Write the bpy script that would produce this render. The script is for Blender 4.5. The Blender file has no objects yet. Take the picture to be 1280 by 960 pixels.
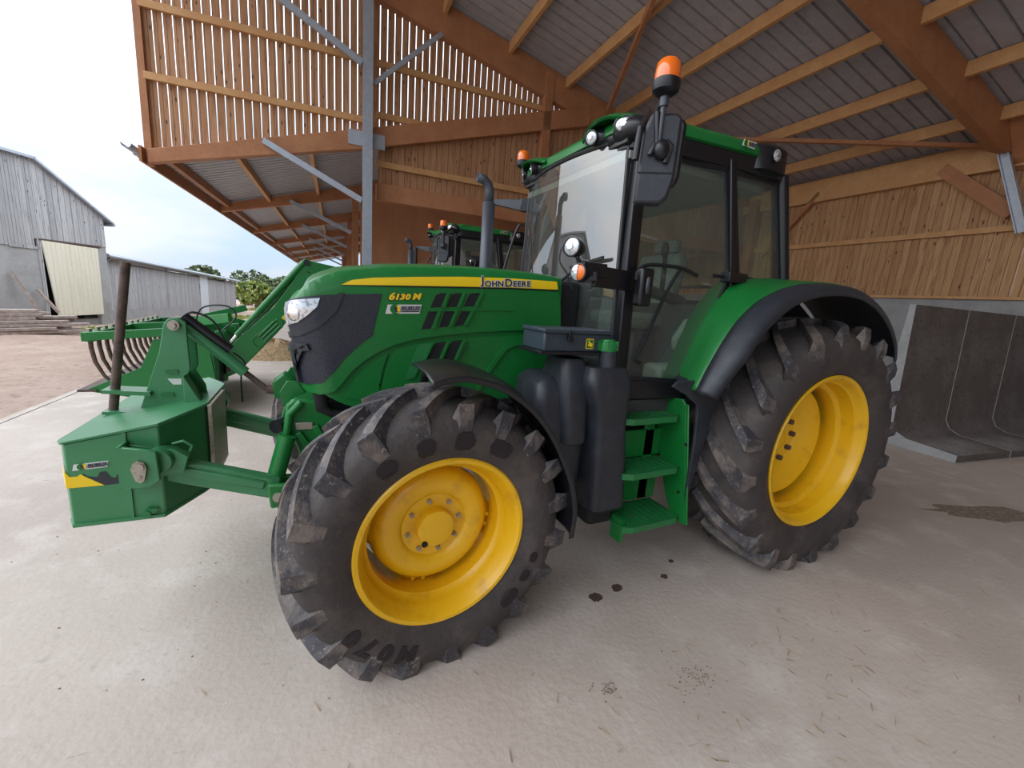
import bpy, bmesh, math, random
from math import sin, cos, pi, radians as RAD, sqrt, atan2
from mathutils import Vector, Matrix
random.seed(7)
S = bpy.context.scene
COL = S.collection

# ------------------------------------------------------------------ camera
cam_d = bpy.data.cameras.new('camera'); cam = bpy.data.objects.new('camera', cam_d); COL.objects.link(cam)
cr, cu, cf = Vector((.9036822, -.42188959, .07326435)), Vector((.01713844, .20659549, .97827633)), Vector((.42786068, .88279526, -.1939272))
M = Matrix((cr, cu, -cf)).transposed().to_4x4(); M.translation = Vector((-3.003015, -2.652962, 1.635553)); cam.matrix_world = M
cam_d.sensor_width = 36.; cam_d.lens = 523.8007 * 36 / 1280; cam_d.clip_start = .05; cam_d.clip_end = 500
S.camera = cam
# ------------------------------------------------------------------ sky
W = bpy.data.worlds.new('sky'); S.world = W; W.use_nodes = True
nt = W.node_tree; N = nt.nodes; L = nt.links; N.clear()
tc = N.new('ShaderNodeTexCoord'); sp = N.new('ShaderNodeSeparateXYZ'); L.new(tc.outputs['Generated'], sp.inputs[0])
ramp = N.new('ShaderNodeValToRGB'); L.new(sp.outputs['Z'], ramp.inputs[0])
e = ramp.color_ramp.elements
e[0].position = 0.0; e[0].color = (.20, .215, .235, 1)
e[1].position = .6; e[1].color = (.84, .88, .93, 1)
for p_, c_ in ((.06, (.205, .235, .265, 1)), (.16, (.225, .245, .27, 1)), (.25, (.285, .295, .305, 1)), (.36, (.5, .51, .53, 1))):
    q = ramp.color_ramp.elements.new(p_); q.color = c_
mp = N.new('ShaderNodeMapping'); mp.inputs['Scale'].default_value = (1, 1, 3.5); L.new(tc.outputs['Generated'], mp.inputs[0])
nz = N.new('ShaderNodeTexNoise'); nz.inputs['Scale'].default_value = 2.6; nz.inputs['Detail'].default_value = 6; L.new(mp.outputs[0], nz.inputs['Vector'])
cl = N.new('ShaderNodeMapRange'); cl.inputs[1].default_value = .42; cl.inputs[2].default_value = .62; L.new(nz.outputs[0], cl.inputs[0])
mx = N.new('ShaderNodeMix'); mx.data_type = 'RGBA'; mx.blend_type = 'MULTIPLY'; mx.inputs[0].default_value = 1
tint = N.new('ShaderNodeMix'); tint.data_type = 'RGBA'; L.new(cl.outputs[0], tint.inputs[0]); tint.inputs[6].default_value = (.88, .99, 1.1, 1); tint.inputs[7].default_value = (1.17, 1.12, 1.1, 1)
L.new(ramp.outputs[0], mx.inputs[6]); L.new(tint.outputs[2], mx.inputs[7])
dp = N.new('ShaderNodeVectorMath'); dp.operation = 'DOT_PRODUCT'; dp.inputs[1].default_value = Vector((-1, .25, .42)).normalized(); L.new(tc.outputs['Generated'], dp.inputs[0])
mxx = N.new('ShaderNodeMath'); mxx.operation = 'MAXIMUM'; mxx.inputs[1].default_value = 0; L.new(dp.outputs['Value'], mxx.inputs[0])
pw = N.new('ShaderNodeMath'); pw.operation = 'POWER'; pw.inputs[1].default_value = 3.5; L.new(mxx.outputs[0], pw.inputs[0])
ml = N.new('ShaderNodeMath'); ml.operation = 'MULTIPLY'; ml.inputs[1].default_value = .42; L.new(pw.outputs[0], ml.inputs[0])
addc = N.new('ShaderNodeMix'); addc.data_type = 'RGBA'; addc.blend_type = 'ADD'; addc.inputs[0].default_value = 1; L.new(mx.outputs[2], addc.inputs[6]); L.new(ml.outputs[0], addc.inputs[7])
bg = N.new('ShaderNodeBackground'); bg.inputs['Strength'].default_value = 3.5; L.new(addc.outputs[2], bg.inputs[0])
wo = N.new('ShaderNodeOutputWorld'); L.new(bg.outputs[0], wo.inputs[0])
S.view_settings.view_transform = 'Standard'; S.view_settings.look = 'None'; S.view_settings.gamma = 1
S.view_settings.exposure = 0.0; S.view_settings.use_curve_mapping = False

# ------------------------------------------------------------------ materials
MATS = {}
def mat(name, col, rough=.5, metal=0., coat=0., noise=None, bump=None, emit=None, spec=.5):
    """noise=(scale, colour2, lo, hi) mixes a second colour; bump=(scale, strength)"""
    m = bpy.data.materials.new(name); m.use_nodes = True; t = m.node_tree; b = t.nodes['Principled BSDF']
    b.inputs['Base Color'].default_value = (*col, 1); b.inputs['Roughness'].default_value = rough; b.inputs['Metallic'].default_value = metal
    b.inputs['Coat Weight'].default_value = coat; b.inputs['Coat Roughness'].default_value = .08
    b.inputs['Specular IOR Level'].default_value = spec
    o = t.nodes.new('ShaderNodeTexCoord')
    if noise:
        cur = None
        for (sc, c2, lo, hi) in (noise if isinstance(noise, list) else [noise]):
            n = t.nodes.new('ShaderNodeTexNoise'); n.inputs['Scale'].default_value = 1.; n.inputs['Detail'].default_value = 7; n.inputs['Roughness'].default_value = .6
            mpp = t.nodes.new('ShaderNodeMapping'); mpp.inputs['Scale'].default_value = sc if isinstance(sc, tuple) else (sc, sc, sc)
            t.links.new(o.outputs['Object'], mpp.inputs[0]); t.links.new(mpp.outputs[0], n.inputs['Vector'])
            r = t.nodes.new('ShaderNodeMapRange'); r.inputs[1].default_value = lo; r.inputs[2].default_value = hi; t.links.new(n.outputs[0], r.inputs[0])
            x = t.nodes.new('ShaderNodeMix'); x.data_type = 'RGBA'; t.links.new(r.outputs[0], x.inputs[0])
            if cur is None: x.inputs[6].default_value = (*col, 1)
            else: t.links.new(cur, x.inputs[6])
            x.inputs[7].default_value = (*c2, 1); cur = x.outputs[2]
        t.links.new(cur, b.inputs['Base Color'])
    if bump:
        n = t.nodes.new('ShaderNodeTexNoise'); n.inputs['Scale'].default_value = bump[0]; n.inputs['Detail'].default_value = 6
        t.links.new(o.outputs['Object'], n.inputs['Vector']); bb = t.nodes.new('ShaderNodeBump'); bb.inputs['Strength'].default_value = bump[1]; bb.inputs['Distance'].default_value = .02
        t.links.new(n.outputs[0], bb.inputs['Height']); t.links.new(bb.outputs[0], b.inputs['Normal'])
    if emit: b.inputs['Emission Color'].default_value = (*emit[0], 1); b.inputs['Emission Strength'].default_value = emit[1]
    MATS[name] = m; return m
def glass(name, tint, refl_ior, rough=.01, haze=0.):
    m = bpy.data.materials.new(name); m.use_nodes = True; t = m.node_tree; t.nodes.clear()
    tr = t.nodes.new('ShaderNodeBsdfTransparent'); tr.inputs[0].default_value = (*tint, 1)
    gl = t.nodes.new('ShaderNodeBsdfGlossy'); gl.inputs['Roughness'].default_value = rough
    fr = t.nodes.new('ShaderNodeFresnel'); fr.inputs[0].default_value = refl_ior
    geo = t.nodes.new('ShaderNodeNewGeometry'); mr = t.nodes.new('ShaderNodeMix'); mr.data_type = 'FLOAT'
    mr.inputs[0].default_value = 0; t.links.new(geo.outputs['Backfacing'], mr.inputs[0]); t.links.new(fr.outputs[0], mr.inputs[2]); mr.inputs[3].default_value = .08
    mi = t.nodes.new('ShaderNodeMixShader'); t.links.new(mr.outputs[0], mi.inputs[0]); t.links.new(tr.outputs[0], mi.inputs[1]); t.links.new(gl.outputs[0], mi.inputs[2])
    out = t.nodes.new('ShaderNodeOutputMaterial'); last = mi.outputs[0]
    if haze:
        df = t.nodes.new('ShaderNodeBsdfDiffuse'); df.inputs[0].default_value = (.5, .52, .5, 1)
        m2 = t.nodes.new('ShaderNodeMixShader'); m2.inputs[0].default_value = haze; t.links.new(last, m2.inputs[1]); t.links.new(df.outputs[0], m2.inputs[2]); last = m2.outputs[0]  # pale diffuse mix painting a haze of light over the glass
    t.links.new(last, out.inputs[0]); MATS[name] = m; return m
def boards(name, c1, c2, c3, axis, width, rough=.75):
    """timber boards: each board its own tone, grain, knots, dark joints"""
    m = bpy.data.materials.new(name); m.use_nodes = True; t = m.node_tree; b = t.nodes['Principled BSDF']; b.inputs['Roughness'].default_value = rough
    o = t.nodes.new('ShaderNodeTexCoord'); s = t.nodes.new('ShaderNodeSeparateXYZ'); t.links.new(o.outputs['Object'], s.inputs[0])
    d = t.nodes.new('ShaderNodeMath'); d.operation = 'DIVIDE'; d.inputs[1].default_value = width; t.links.new(s.outputs[axis], d.inputs[0])
    f = t.nodes.new('ShaderNodeMath'); f.operation = 'FLOOR'; t.links.new(d.outputs[0], f.inputs[0])
    wn = t.nodes.new('ShaderNodeTexWhiteNoise'); wn.noise_dimensions = '1D'; t.links.new(f.outputs[0], wn.inputs['W'])
    x = t.nodes.new('ShaderNodeMix'); x.data_type = 'RGBA'; t.links.new(wn.outputs[0], x.inputs[0]); x.inputs[6].default_value = (*c1, 1); x.inputs[7].default_value = (*c2, 1)
    cmb = t.nodes.new('ShaderNodeCombineXYZ')
    z = t.nodes.new('ShaderNodeMath'); z.operation = 'MULTIPLY_ADD'; z.inputs[1].default_value = 1.; t.links.new(s.outputs[2], z.inputs[0])
    w7 = t.nodes.new('ShaderNodeMath'); w7.operation = 'MULTIPLY'; w7.inputs[1].default_value = 17.; t.links.new(wn.outputs[0], w7.inputs[0]); t.links.new(w7.outputs[0], z.inputs[2])
    t.links.new(s.outputs[axis], cmb.inputs[0]); t.links.new(z.outputs[0], cmb.inputs[2])
    mpp = t.nodes.new('ShaderNodeMapping'); mpp.inputs['Scale'].default_value = (26, 26, 2.2); t.links.new(cmb.outputs[0], mpp.inputs[0])
    n = t.nodes.new('ShaderNodeTexNoise'); n.inputs['Scale'].default_value = 1; n.inputs['Detail'].default_value = 5; t.links.new(mpp.outputs[0], n.inputs['Vector'])
    r = t.nodes.new('ShaderNodeMapRange'); r.inputs[1].default_value = .5; r.inputs[2].default_value = .72; t.links.new(n.outputs[0], r.inputs[0])
    y = t.nodes.new('ShaderNodeMix'); y.data_type = 'RGBA'; t.links.new(r.outputs[0], y.inputs[0]); t.links.new(x.outputs[2], y.inputs[6]); y.inputs[7].default_value = (*c3, 1)
    mk = t.nodes.new('ShaderNodeMapping'); mk.inputs['Scale'].default_value = (9, 9, 3.3); t.links.new(cmb.outputs[0], mk.inputs[0])
    vo = t.nodes.new('ShaderNodeTexVoronoi'); vo.inputs['Scale'].default_value = 1; t.links.new(mk.outputs[0], vo.inputs['Vector'])
    kr = t.nodes.new('ShaderNodeMapRange'); kr.inputs[1].default_value = .16; kr.inputs[2].default_value = .08; t.links.new(vo.outputs[0], kr.inputs[0])
    k = t.nodes.new('ShaderNodeMix'); k.data_type = 'RGBA'; t.links.new(kr.outputs[0], k.inputs[0]); t.links.new(y.outputs[2], k.inputs[6]); k.inputs[7].default_value = (*[v * .35 for v in c3], 1)
    fr = t.nodes.new('ShaderNodeMath'); fr.operation = 'FRACT'; t.links.new(d.outputs[0], fr.inputs[0])
    lt = t.nodes.new('ShaderNodeMath'); lt.operation = 'LESS_THAN'; lt.inputs[1].default_value = .05; t.links.new(fr.outputs[0], lt.inputs[0])
    g = t.nodes.new('ShaderNodeMix'); g.data_type = 'RGBA'; t.links.new(lt.outputs[0], g.inputs[0]); t.links.new(k.outputs[2], g.inputs[6]); g.inputs[7].default_value = (*[v * .25 for v in c3], 1)
    t.links.new(g.outputs[2], b.inputs['Base Color']); MATS[name] = m; return m

GREEN = mat('green_paint', (.006, .150, .026), .40, coat=.18, spec=.4, noise=[(3, (.009, .168, .032), .45, .65)])
GREEN_W = mat('weight_green_lit', (.035, .205, .075), .42, coat=.25, noise=[(5, (.055, .235, .105), .5, .7)])  # paler green, with sunlight and sky sheen put into the colour
GREEN_D = mat('worn_green', (.014, .17, .045), .5, noise=[(14, (.035, .12, .05), .5, .7)])
YELLOW = mat('wheel_yellow', (.80, .45, .006), .40, coat=.2, noise=[(9, (.64, .34, .012), .55, .72)])
STRIPE = mat('stripe_yellow', (.85, .58, .01), .4)
TYRE = mat('tyre_rubber', (.050, .041, .039), .7, noise=[(6, (.082, .066, .058), .48, .66), (3.3, (.026, .021, .022), .54, .7), (45, (.16, .135, .12), .64, .8)], bump=(40, .25))
LUG = mat('tyre_lug_rubber', (.044, .041, .047), .55, noise=[(7, (.17, .138, .118), .46, .64), (60, (.30, .255, .22), .58, .74)], bump=(50, .3))
PAINTD = mat('dark_marking', (.014, .008, .010), .7)
PLAS = mat('dark_plastic', (.022, .025, .033), .48, noise=[(12, (.036, .040, .050), .5, .7)])
BOX = mat('toolbox_plastic', (.030, .044, .058), .45, noise=[(12, (.045, .06, .075), .5, .7)])
BLACK = mat('black_trim', (.008, .008, .011), .35)
BLACKM = mat('black_matt', (.008, .008, .009), .8)
MESH = mat('grille_mesh', (.016, .018, .030), .45, noise=[(120, (.03, .033, .045), .45, .55)])
STEELM = mat('grey_exhaust', (.065, .07, .085), .45, metal=.3)
CHROME = mat('chrome', (.75, .75, .75), .18, metal=1.)
PIN = mat('zinc_pin', (.42, .38, .32), .45, metal=.6, noise=[(40, (.3, .22, .14), .5, .7)])
RUST = mat('rusty_steel', (.11, .07, .055), .7, noise=[(25, (.055, .035, .03), .45, .65)])
LENS = mat('clear_lens', (.72, .76, .80), .08, metal=.55, noise=[(60, (.35, .37, .4), .5, .6)])
AMBER = mat('amber_lens', (.85, .16, .006), .15, coat=.6)
WHITE = mat('white_sticker', (.62, .64, .6), .4)
GREYS = mat('grey_sticker', (.26, .27, .30), .4)
TXTD = mat('sticker_text', (.02, .02, .03), .5)
SEAT = mat('seat_fabric', (.20, .21, .19), .8, noise=[(30, (.15, .155, .145), .45, .65)])
CABPL = mat('cab_interior', (.26, .27, .24), .6)
CABDK = mat('cab_dark', (.05, .052, .05), .55)
ORANGE = mat('orange_part', (.8, .12, .02), .4)
WARN = mat('warning_yellow', (.8, .5, .02), .4)
GLW = glass('windscreen_glass', (.58, .68, .62), 3.0, haze=.07)
GLD = glass('side_glass', (.66, .77, .67), 1.6, haze=.07)
GLUL = mat('glulam_timber', (.40, .165, .070), .6, noise=[((3, 3, 3), (.47, .21, .095), .4, .65), (28, (.30, .115, .05), .55, .75)])
PURL = mat('purlin_timber', (.56, .29, .115), .6, noise=[(4, (.62, .35, .15), .4, .65), (30, (.42, .19, .075), .56, .75)])
CLAD = boards('back_wall_boards', (.44, .235, .105), (.56, .33, .16), (.29, .13, .055), 1, .135)
PANEL = mat('far_panelling', (.66, .33, .17), .7, noise=[((2, 2, .8), (.56, .26, .13), .4, .65)])
SLAT = boards('gable_boards', (.42, .21, .10), (.50, .27, .14), (.27, .12, .055), 0, .128)
GREYW = boards('weathered_boards', (.34, .34, .35), (.46, .46, .465), (.25, .25, .26), 1, .15)
SHEET = mat('roof_sheet', (.42, .415, .44), .5, noise=[(6, (.36, .355, .38), .4, .65)])
SHEETD = mat('roof_rib', (.16, .15, .16), .6)
GALV = mat('galvanised_steel', (.40, .44, .50), .45, metal=.4, noise=[(12, (.46, .50, .56), .4, .65)])
CONC = mat('wall_concrete', (.36, .36, .36), .8, noise=[(2.5, (.29, .29, .285), .42, .65), (25, (.25, .24, .235), .58, .75)])
CONCD = mat('stained_concrete', (.115, .095, .085), .8, noise=[(1.8, (.17, .15, .14), .45, .65), (14, (.075, .058, .05), .52, .72), (60, (.2, .18, .17), .66, .8)], bump=(18, .2))
DOORC = mat('cream_door', (.74, .70, .58), .6, noise=[((9, 9, .6), (.66, .64, .50), .45, .65)])
WDOOR = mat('white_door', (.60, .64, .68), .6)
LWOOD = mat('old_timber', (.30, .235, .20), .85, noise=[(9, (.42, .36, .33), .45, .65), (40, (.17, .12, .09), .55, .75)])
GRASS = mat('grass_green', (.24, .32, .045), .9, noise=[(3, (.40, .36, .14), .45, .65)])
LEAF = mat('leaf_green', (.10, .15, .035), .9, noise=[(2, (.22, .24, .05), .42, .6)])
LEAFD = mat('leaf_dark', (.055, .085, .035), .9, noise=[(2, (.11, .13, .055), .42, .62)])
DIRT = mat('dirt_ground', (.31, .215, .165), .95, noise=[(1.3, (.37, .27, .215), .42, .6), (9, (.23, .16, .12), .52, .7), (30, (.42, .33, .27), .6, .75)], bump=(14, .8))
FLOORM = mat('floor_concrete', (.50, .425, .368), .78, noise=[(.45, (.44, .37, .32), .45, .62), (3.2, (.55, .48, .425), .5, .66), (16, (.42, .36, .31), .58, .72), (1.1, (.30, .245, .20), .655, .74), (70, (.60, .545, .50), .62, .75), ((9, 42, 9), (.20, .165, .14), .66, .76), ((30, 14, 20), (.17, .14, .12), .70, .78)], bump=(35, .18))
STRAW = mat('straw_litter', (.42, .30, .16), .9, noise=[(30, (.22, .14, .08), .45, .6)])
STAIN = mat('floor_stain', (.10, .065, .05), .6)
MUCK = mat('dried_muck', (.20, .155, .11), .95, noise=[(30, (.30, .25, .19), .45, .6)], bump=(60, .6))

# ------------------------------------------------------------------ object helpers
ORG = {}
def _deorigin(o):
    p = o
    while p.parent: p = p.parent
    return ORG.get(p.name, Vector((0, 0, 0)))
def thing(name, label, cat, loc=(0, 0, 0), group=None):
    o = bpy.data.objects.new(name, None); COL.objects.link(o); o.location = loc; o.empty_display_size = .2
    ORG[o.name] = Vector(loc); o['label'] = label; o['category'] = cat
    if group: o['group'] = group
    return o
def tag(o, label=None, cat=None, group=None, kind=None):
    if label: o['label'] = label
    if cat: o['category'] = cat
    if group: o['group'] = group
    if kind: o['kind'] = kind
    return o
def copy_tree(o, parent=None):
    c = o.copy(); COL.objects.link(c); c.parent = parent
    for ch in o.children: copy_tree(ch, c)
    return c
class MB:
    def __init__(s): s.v = []; s.f = []; s.m = []; s.mats = []; s.cur = 0
    def use(s, m):
        if m not in s.mats: s.mats.append(m)
        s.cur = s.mats.index(m); return s
    def add(s, vs, fs):
        n = len(s.v); s.v += [Vector(v) for v in vs]; s.f += [tuple(i + n for i in f) for f in fs]; s.m += [s.cur] * len(fs); return s
    def box(s, c, sz, rot=None):
        c = Vector(c); x, y, z = [k / 2 for k in sz]
        vs = [Vector((a * x, b * y, d * z)) for a in (-1, 1) for b in (-1, 1) for d in (-1, 1)]
        if rot: vs = [rot @ v for v in vs]
        return s.add([v + c for v in vs], [(0, 1, 3, 2), (4, 6, 7, 5), (0, 4, 5, 1), (2, 3, 7, 6), (0, 2, 6, 4), (1, 5, 7, 3)])
    def b2(s, lo, hi): return s.box([(a + b) / 2 for a, b in zip(lo, hi)], [abs(b - a) for a, b in zip(lo, hi)])
    def beam(s, p0, p1, w, h, up=(0, 0, 1), w1=None, h1=None):
        p0, p1 = Vector(p0), Vector(p1); d = (p1 - p0).normalized(); r = d.cross(Vector(up)).normalized(); u = r.cross(d); w1 = w if w1 is None else w1; h1 = h if h1 is None else h1
        vs = []
        for p, a, b in ((p0, w, h), (p1, w1, h1)):
            for i, j in ((-1, -1), (1, -1), (1, 1), (-1, 1)): vs.append(p + r * a / 2 * i + u * b / 2 * j)
        return s.add(vs, [(3, 2, 1, 0), (4, 5, 6, 7), (0, 1, 5, 4), (1, 2, 6, 5), (2, 3, 7, 6), (3, 0, 4, 7)])
    def ibeam(s, p0, p1, w, h, t, up):
        p0, p1 = Vector(p0), Vector(p1); d = (p1 - p0).normalized(); r = d.cross(Vector(up)).normalized(); u = r.cross(d)
        s.beam(p0, p1, t, h, up)
        for k in (-1, 1): s.beam(p0 + u * k * h / 2, p1 + u * k * h / 2, w, t * 1.4, up)
        return s
    def tube(s, pts, r, n=10, r1=None, cap=True):
        pts = [Vector(p) for p in pts]; k = len(pts); vs = []; fs = []
        t0 = (pts[1] - pts[0]).normalized(); a = t0.orthogonal().normalized()
        for i, p in enumerate(pts):
            t = ((pts[min(i + 1, k - 1)] - p).normalized() + (p - pts[max(i - 1, 0)]).normalized()).normalized()
            a = (a - t * a.dot(t)).normalized(); b = t.cross(a)
            rr = r[i] if isinstance(r, (list, tuple)) else (r if r1 is None else r + (r1 - r) * i / (k - 1))
            for j in range(n):
                q = 2 * pi * j / n; vs.append(p + a * rr * cos(q) + b * rr * sin(q))
        for i in range(k - 1):
            for j in range(n): j2 = (j + 1) % n; fs.append((i * n + j, i * n + j2, (i + 1) * n + j2, (i + 1) * n + j))
        if cap: fs.append(tuple(reversed(range(n)))); fs.append(tuple((k - 1) * n + j for j in range(n)))
        return s.add(vs, fs)
    def hose(s, pts, r, n=8):
        pts = [Vector(p) for p in pts]; out = []
        for i in range(len(pts) - 1):
            p0, p1, p2, p3 = pts[max(0, i - 1)], pts[i], pts[i + 1], pts[min(len(pts) - 1, i + 2)]
            for k in range(6):
                q = k / 6.; out.append(.5 * ((2 * p1) + (p2 - p0) * q + (2 * p0 - 5 * p1 + 4 * p2 - p3) * q * q + (3 * p1 - p0 - 3 * p2 + p3) * q ** 3))
        out.append(pts[-1]); return s.tube(out, r, n)
    def cyl(s, p0, p1, r, r1=None, n=20): return s.tube([p0, p1], r, n, r1)
    def lathe(s, prof, n=48, axis='Y', c=(0, 0, 0), a0=0, a1=2 * pi, Mx=None):
        """prof: (radius, position along axis)"""
        vs = []; fs = []; full = abs(a1 - a0 - 2 * pi) < 1e-6; k = n if full else n + 1; c = Vector(c)
        for i in range(k):
            q = a0 + (a1 - a0) * i / n
            for (r, h) in prof:
                v = Vector((r * cos(q), h, r * sin(q))) if axis == 'Y' else (Vector((r * cos(q), r * sin(q), h)) if axis == 'Z' else Vector((h, r * cos(q), r * sin(q))))
                if Mx: v = Mx @ v
                vs.append(v + c)
        m = len(prof)
        for i in range(k if full else k - 1):
            i2 = (i + 1) % k
            for j in range(m - 1): fs.append((i * m + j, i * m + j + 1, i2 * m + j + 1, i2 * m + j))
        return s.add(vs, fs)
    def prism(s, poly, y0, y1, plane='XZ'):
        f = {'XZ': lambda a, b, h: (a, h, b), 'XY': lambda a, b, h: (a, b, h), 'YZ': lambda a, b, h: (h, a, b)}[plane]; n = len(poly)
        vs = [f(a, b, y0) for a, b in poly] + [f(a, b, y1) for a, b in poly]
        return s.add(vs, [tuple(range(n)), tuple(reversed(range(n, 2 * n)))] + [(i, i + n, (i + 1) % n + n, (i + 1) % n) for i in range(n)])
    def grid(s, rows, close=False):
        k = len(rows[0]); vs = [v for r in rows for v in r]; fs = []
        for i in range(len(rows) - 1):
            for j in range(k - 1 if not close else k): j2 = (j + 1) % k; fs.append((i * k + j, i * k + j2, (i + 1) * k + j2, (i + 1) * k + j))
        return s.add(vs, fs)
    def ell(s, c, r, n=14, m=8, Mx=None):
        rows = []
        for i in range(m + 1):
            a = -pi / 2 + pi * i / m
            rows.append([(Vector((r[0] * cos(a) * cos(2 * pi * j / n), r[1] * cos(a) * sin(2 * pi * j / n), r[2] * sin(a))) if not Mx else Mx @ Vector((r[0] * cos(a) * cos(2 * pi * j / n), r[1] * cos(a) * sin(2 * pi * j / n), r[2] * sin(a)))) + Vector(c) for j in range(n)])
        return s.grid(rows, True)
    def tf(s, Mx): s.v = [Mx @ v for v in s.v]; return s
    def build(s, name, m=None, parent=None, smooth=38, bevel=0, solid=0, seg=2, fix=True):
        me = bpy.data.meshes.new(name)
        off = Vector((0, 0, 0))
        o = bpy.data.objects.new(name, me); COL.objects.link(o)
        if parent: o.parent = parent; off = _deorigin(o)
        me.from_pydata([v - off for v in s.v], [], s.f)
        if s.mats:
            for q in s.mats: me.materials.append(q)
            for p, i in zip(me.polygons, s.m): p.material_index = i
        else: me.materials.append(m)
        bm = bmesh.new(); bm.from_mesh(me)
        if fix:
            bmesh.ops.remove_doubles(bm, verts=bm.verts, dist=1e-5); bmesh.ops.recalc_face_normals(bm, faces=bm.faces)
        if smooth:
            for f in bm.faces: f.smooth = True
            for ed in bm.edges:
                if len(ed.link_faces) == 2 and ed.calc_face_angle(0) > RAD(smooth): ed.smooth = False
        bm.to_mesh(me); bm.free()
        if solid:
            q = o.modifiers.new('solid', 'SOLIDIFY'); q.thickness = solid; q.offset = 0
        if bevel:
            q = o.modifiers.new('bevel', 'BEVEL'); q.width = bevel; q.segments = seg; q.limit_method = 'ANGLE'; q.angle_limit = RAD(40); q.harden_normals = False
        return o
def text_mesh(body, size, extrude=.001, offset=0., shear=0., sx=1.):
    """returns (verts, faces) of a text lying in XZ (facing -Y), centred"""
    c = bpy.data.curves.new('t', 'FONT'); c.body = body; c.size = size; c.extrude = extrude; c.offset = offset; c.shear = shear; c.align_x = 'CENTER'; c.align_y = 'CENTER'; c.resolution_u = 3
    o = bpy.data.objects.new('t', c); COL.objects.link(o); bpy.context.view_layer.update()
    dg = bpy.context.evaluated_depsgraph_get(); me = bpy.data.meshes.new_from_object(o.evaluated_get(dg))
    vs = [Vector((v.co.x * sx, -v.co.z, v.co.y)) for v in me.vertices]; fs = [tuple(p.vertices) for p in me.polygons]
    bpy.data.objects.remove(o); bpy.data.curves.remove(c); bpy.data.meshes.remove(me)
    return vs, fs

# ------------------------------------------------------------------ barn frame of reference
BA = .04426
bv = Vector((cos(BA), -sin(BA), 0)); bu = Vector((sin(BA), cos(BA), 0))
def B(a, d, z): return bv * a + bu * d + Vector((0, 0, z))
BR = Matrix.Rotation(-BA, 4, 'Z')
def struct(o): o['kind'] = 'structure'; return o
def bbuild(mb, name, m=None, **k):      # mesh given in barn axes; object rotated so that its own axes follow the barn
    o = mb.build(name, m, **k); o.rotation_euler = (0, 0, -BA); return o
def zroofA(a): return 6.30 - .225 * (a - 3.06)
def zroofB(a): return 3.66 + .30 * (a + 5.7)
EAVE = -5.72; WALLX = 8.3; FR = [-3.95, 1.30, 6.57]

# ---- floor slab
mb = MB(); 
nx, ny = 60, 60
mb.b2((-6.15, -15, -.15), (8.6, 60, 0)); fl = bbuild(mb, 'floor', FLOORM, smooth=0); struct(fl)
mb = MB(); mb.b2((-6.17, -15, -.02), (-6.09, 60, .006)); kerb = bbuild(mb, 'trim_1', FLOORM, smooth=0); struct(kerb)
# ---- outside ground, falling away gently beyond the sheds
def gz(x, y): return -.03 * max(0, y - 11)
mb = MB(); rows = []
ys = [-12 + i * 1.0 for i in range(40)] + [28 + i * 4 for i in range(24)]
xs = [-60 + i * 4 for i in range(11)] + [-19 + i * .65 for i in range(20)] + [-6.15]
for y in ys: rows.append([Vector((x, y, gz(x, y) - .03 + (.025 * random.uniform(-1, 1) if x < -6.6 and y < 30 else -.01))) for x in xs])
mb.grid(rows); gr = bbuild(mb, 'ground', DIRT, smooth=60); struct(gr)
mb = MB(); rows = [[Vector((x, y, gz(x, y) - .35)) for x in (-6.2, 30, 80)] for y in (-12, 15, 60, 120)]
mb.grid(rows); struct(bbuild(mb, 'ground_beyond', DIRT))

# ---- back wall: concrete plinth wall, board cladding
D0, D1 = -15.0, 46
mb = MB(); mb.b2((WALLX, D0, 0), (WALLX + .2, D1, 2.30)); o = bbuild(mb, 'wall_back_concrete', CONC, smooth=0); struct(o)
mb = MB()
d = D0; i = 0
while d < D1:
    w = .135; mb.b2((WALLX + .02 + .006 * (i % 2), d + .003, 2.27), (WALLX + .045 + .006 * (i % 2), d + w - .003 - .004 * random.random(), 5.18)); d += w; i += 1
o = bbuild(mb, 'wall_back', CLAD, smooth=0); struct(o)

# ---- unseen end wall behind the camera, added to cut the light from that side
mb = MB(); a = -2.2
while a < WALLX - .1: mb.b2((a, -14.9, 0), (a + .126, -14.87, zroofA(a) - .05)); a += .128
struct(bbuild(mb, 'wall_front_added', SLAT, smooth=0))
# ---- slatted gable wall above the lower roof, closed boards inside
mb = MB(); a = EAVE + .03; k = 0
while a < 3.2:
    w = .118; z0 = max(zroofB(a + .06) + .05, 3.5); z1 = min(zroofA(a + .06), zroofA(-5.7)) - .05
    if z1 > z0 + .05:
        mb.b2((a, FR[2] + .17, z0), (a + w, FR[2] + .195, z1))
    a += .1345 + .002 * random.random(); k += 1
o = bbuild(mb, 'wall_gable', SLAT, smooth=0); struct(o)
mb = MB(); a = -2.05
while a < WALLX - .1:
    w = .128; top = min(zroofB(a) - .1, zroofA(a) - .1) if a < 2.6 else zroofA(a) - .1
    mb.b2((a, FR[2] + .17, 3.45), (a + w - .002, FR[2] + .195, top)); a += w
o = bbuild(mb, 'wall_gable_boards', SLAT, smooth=0); struct(o)

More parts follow.
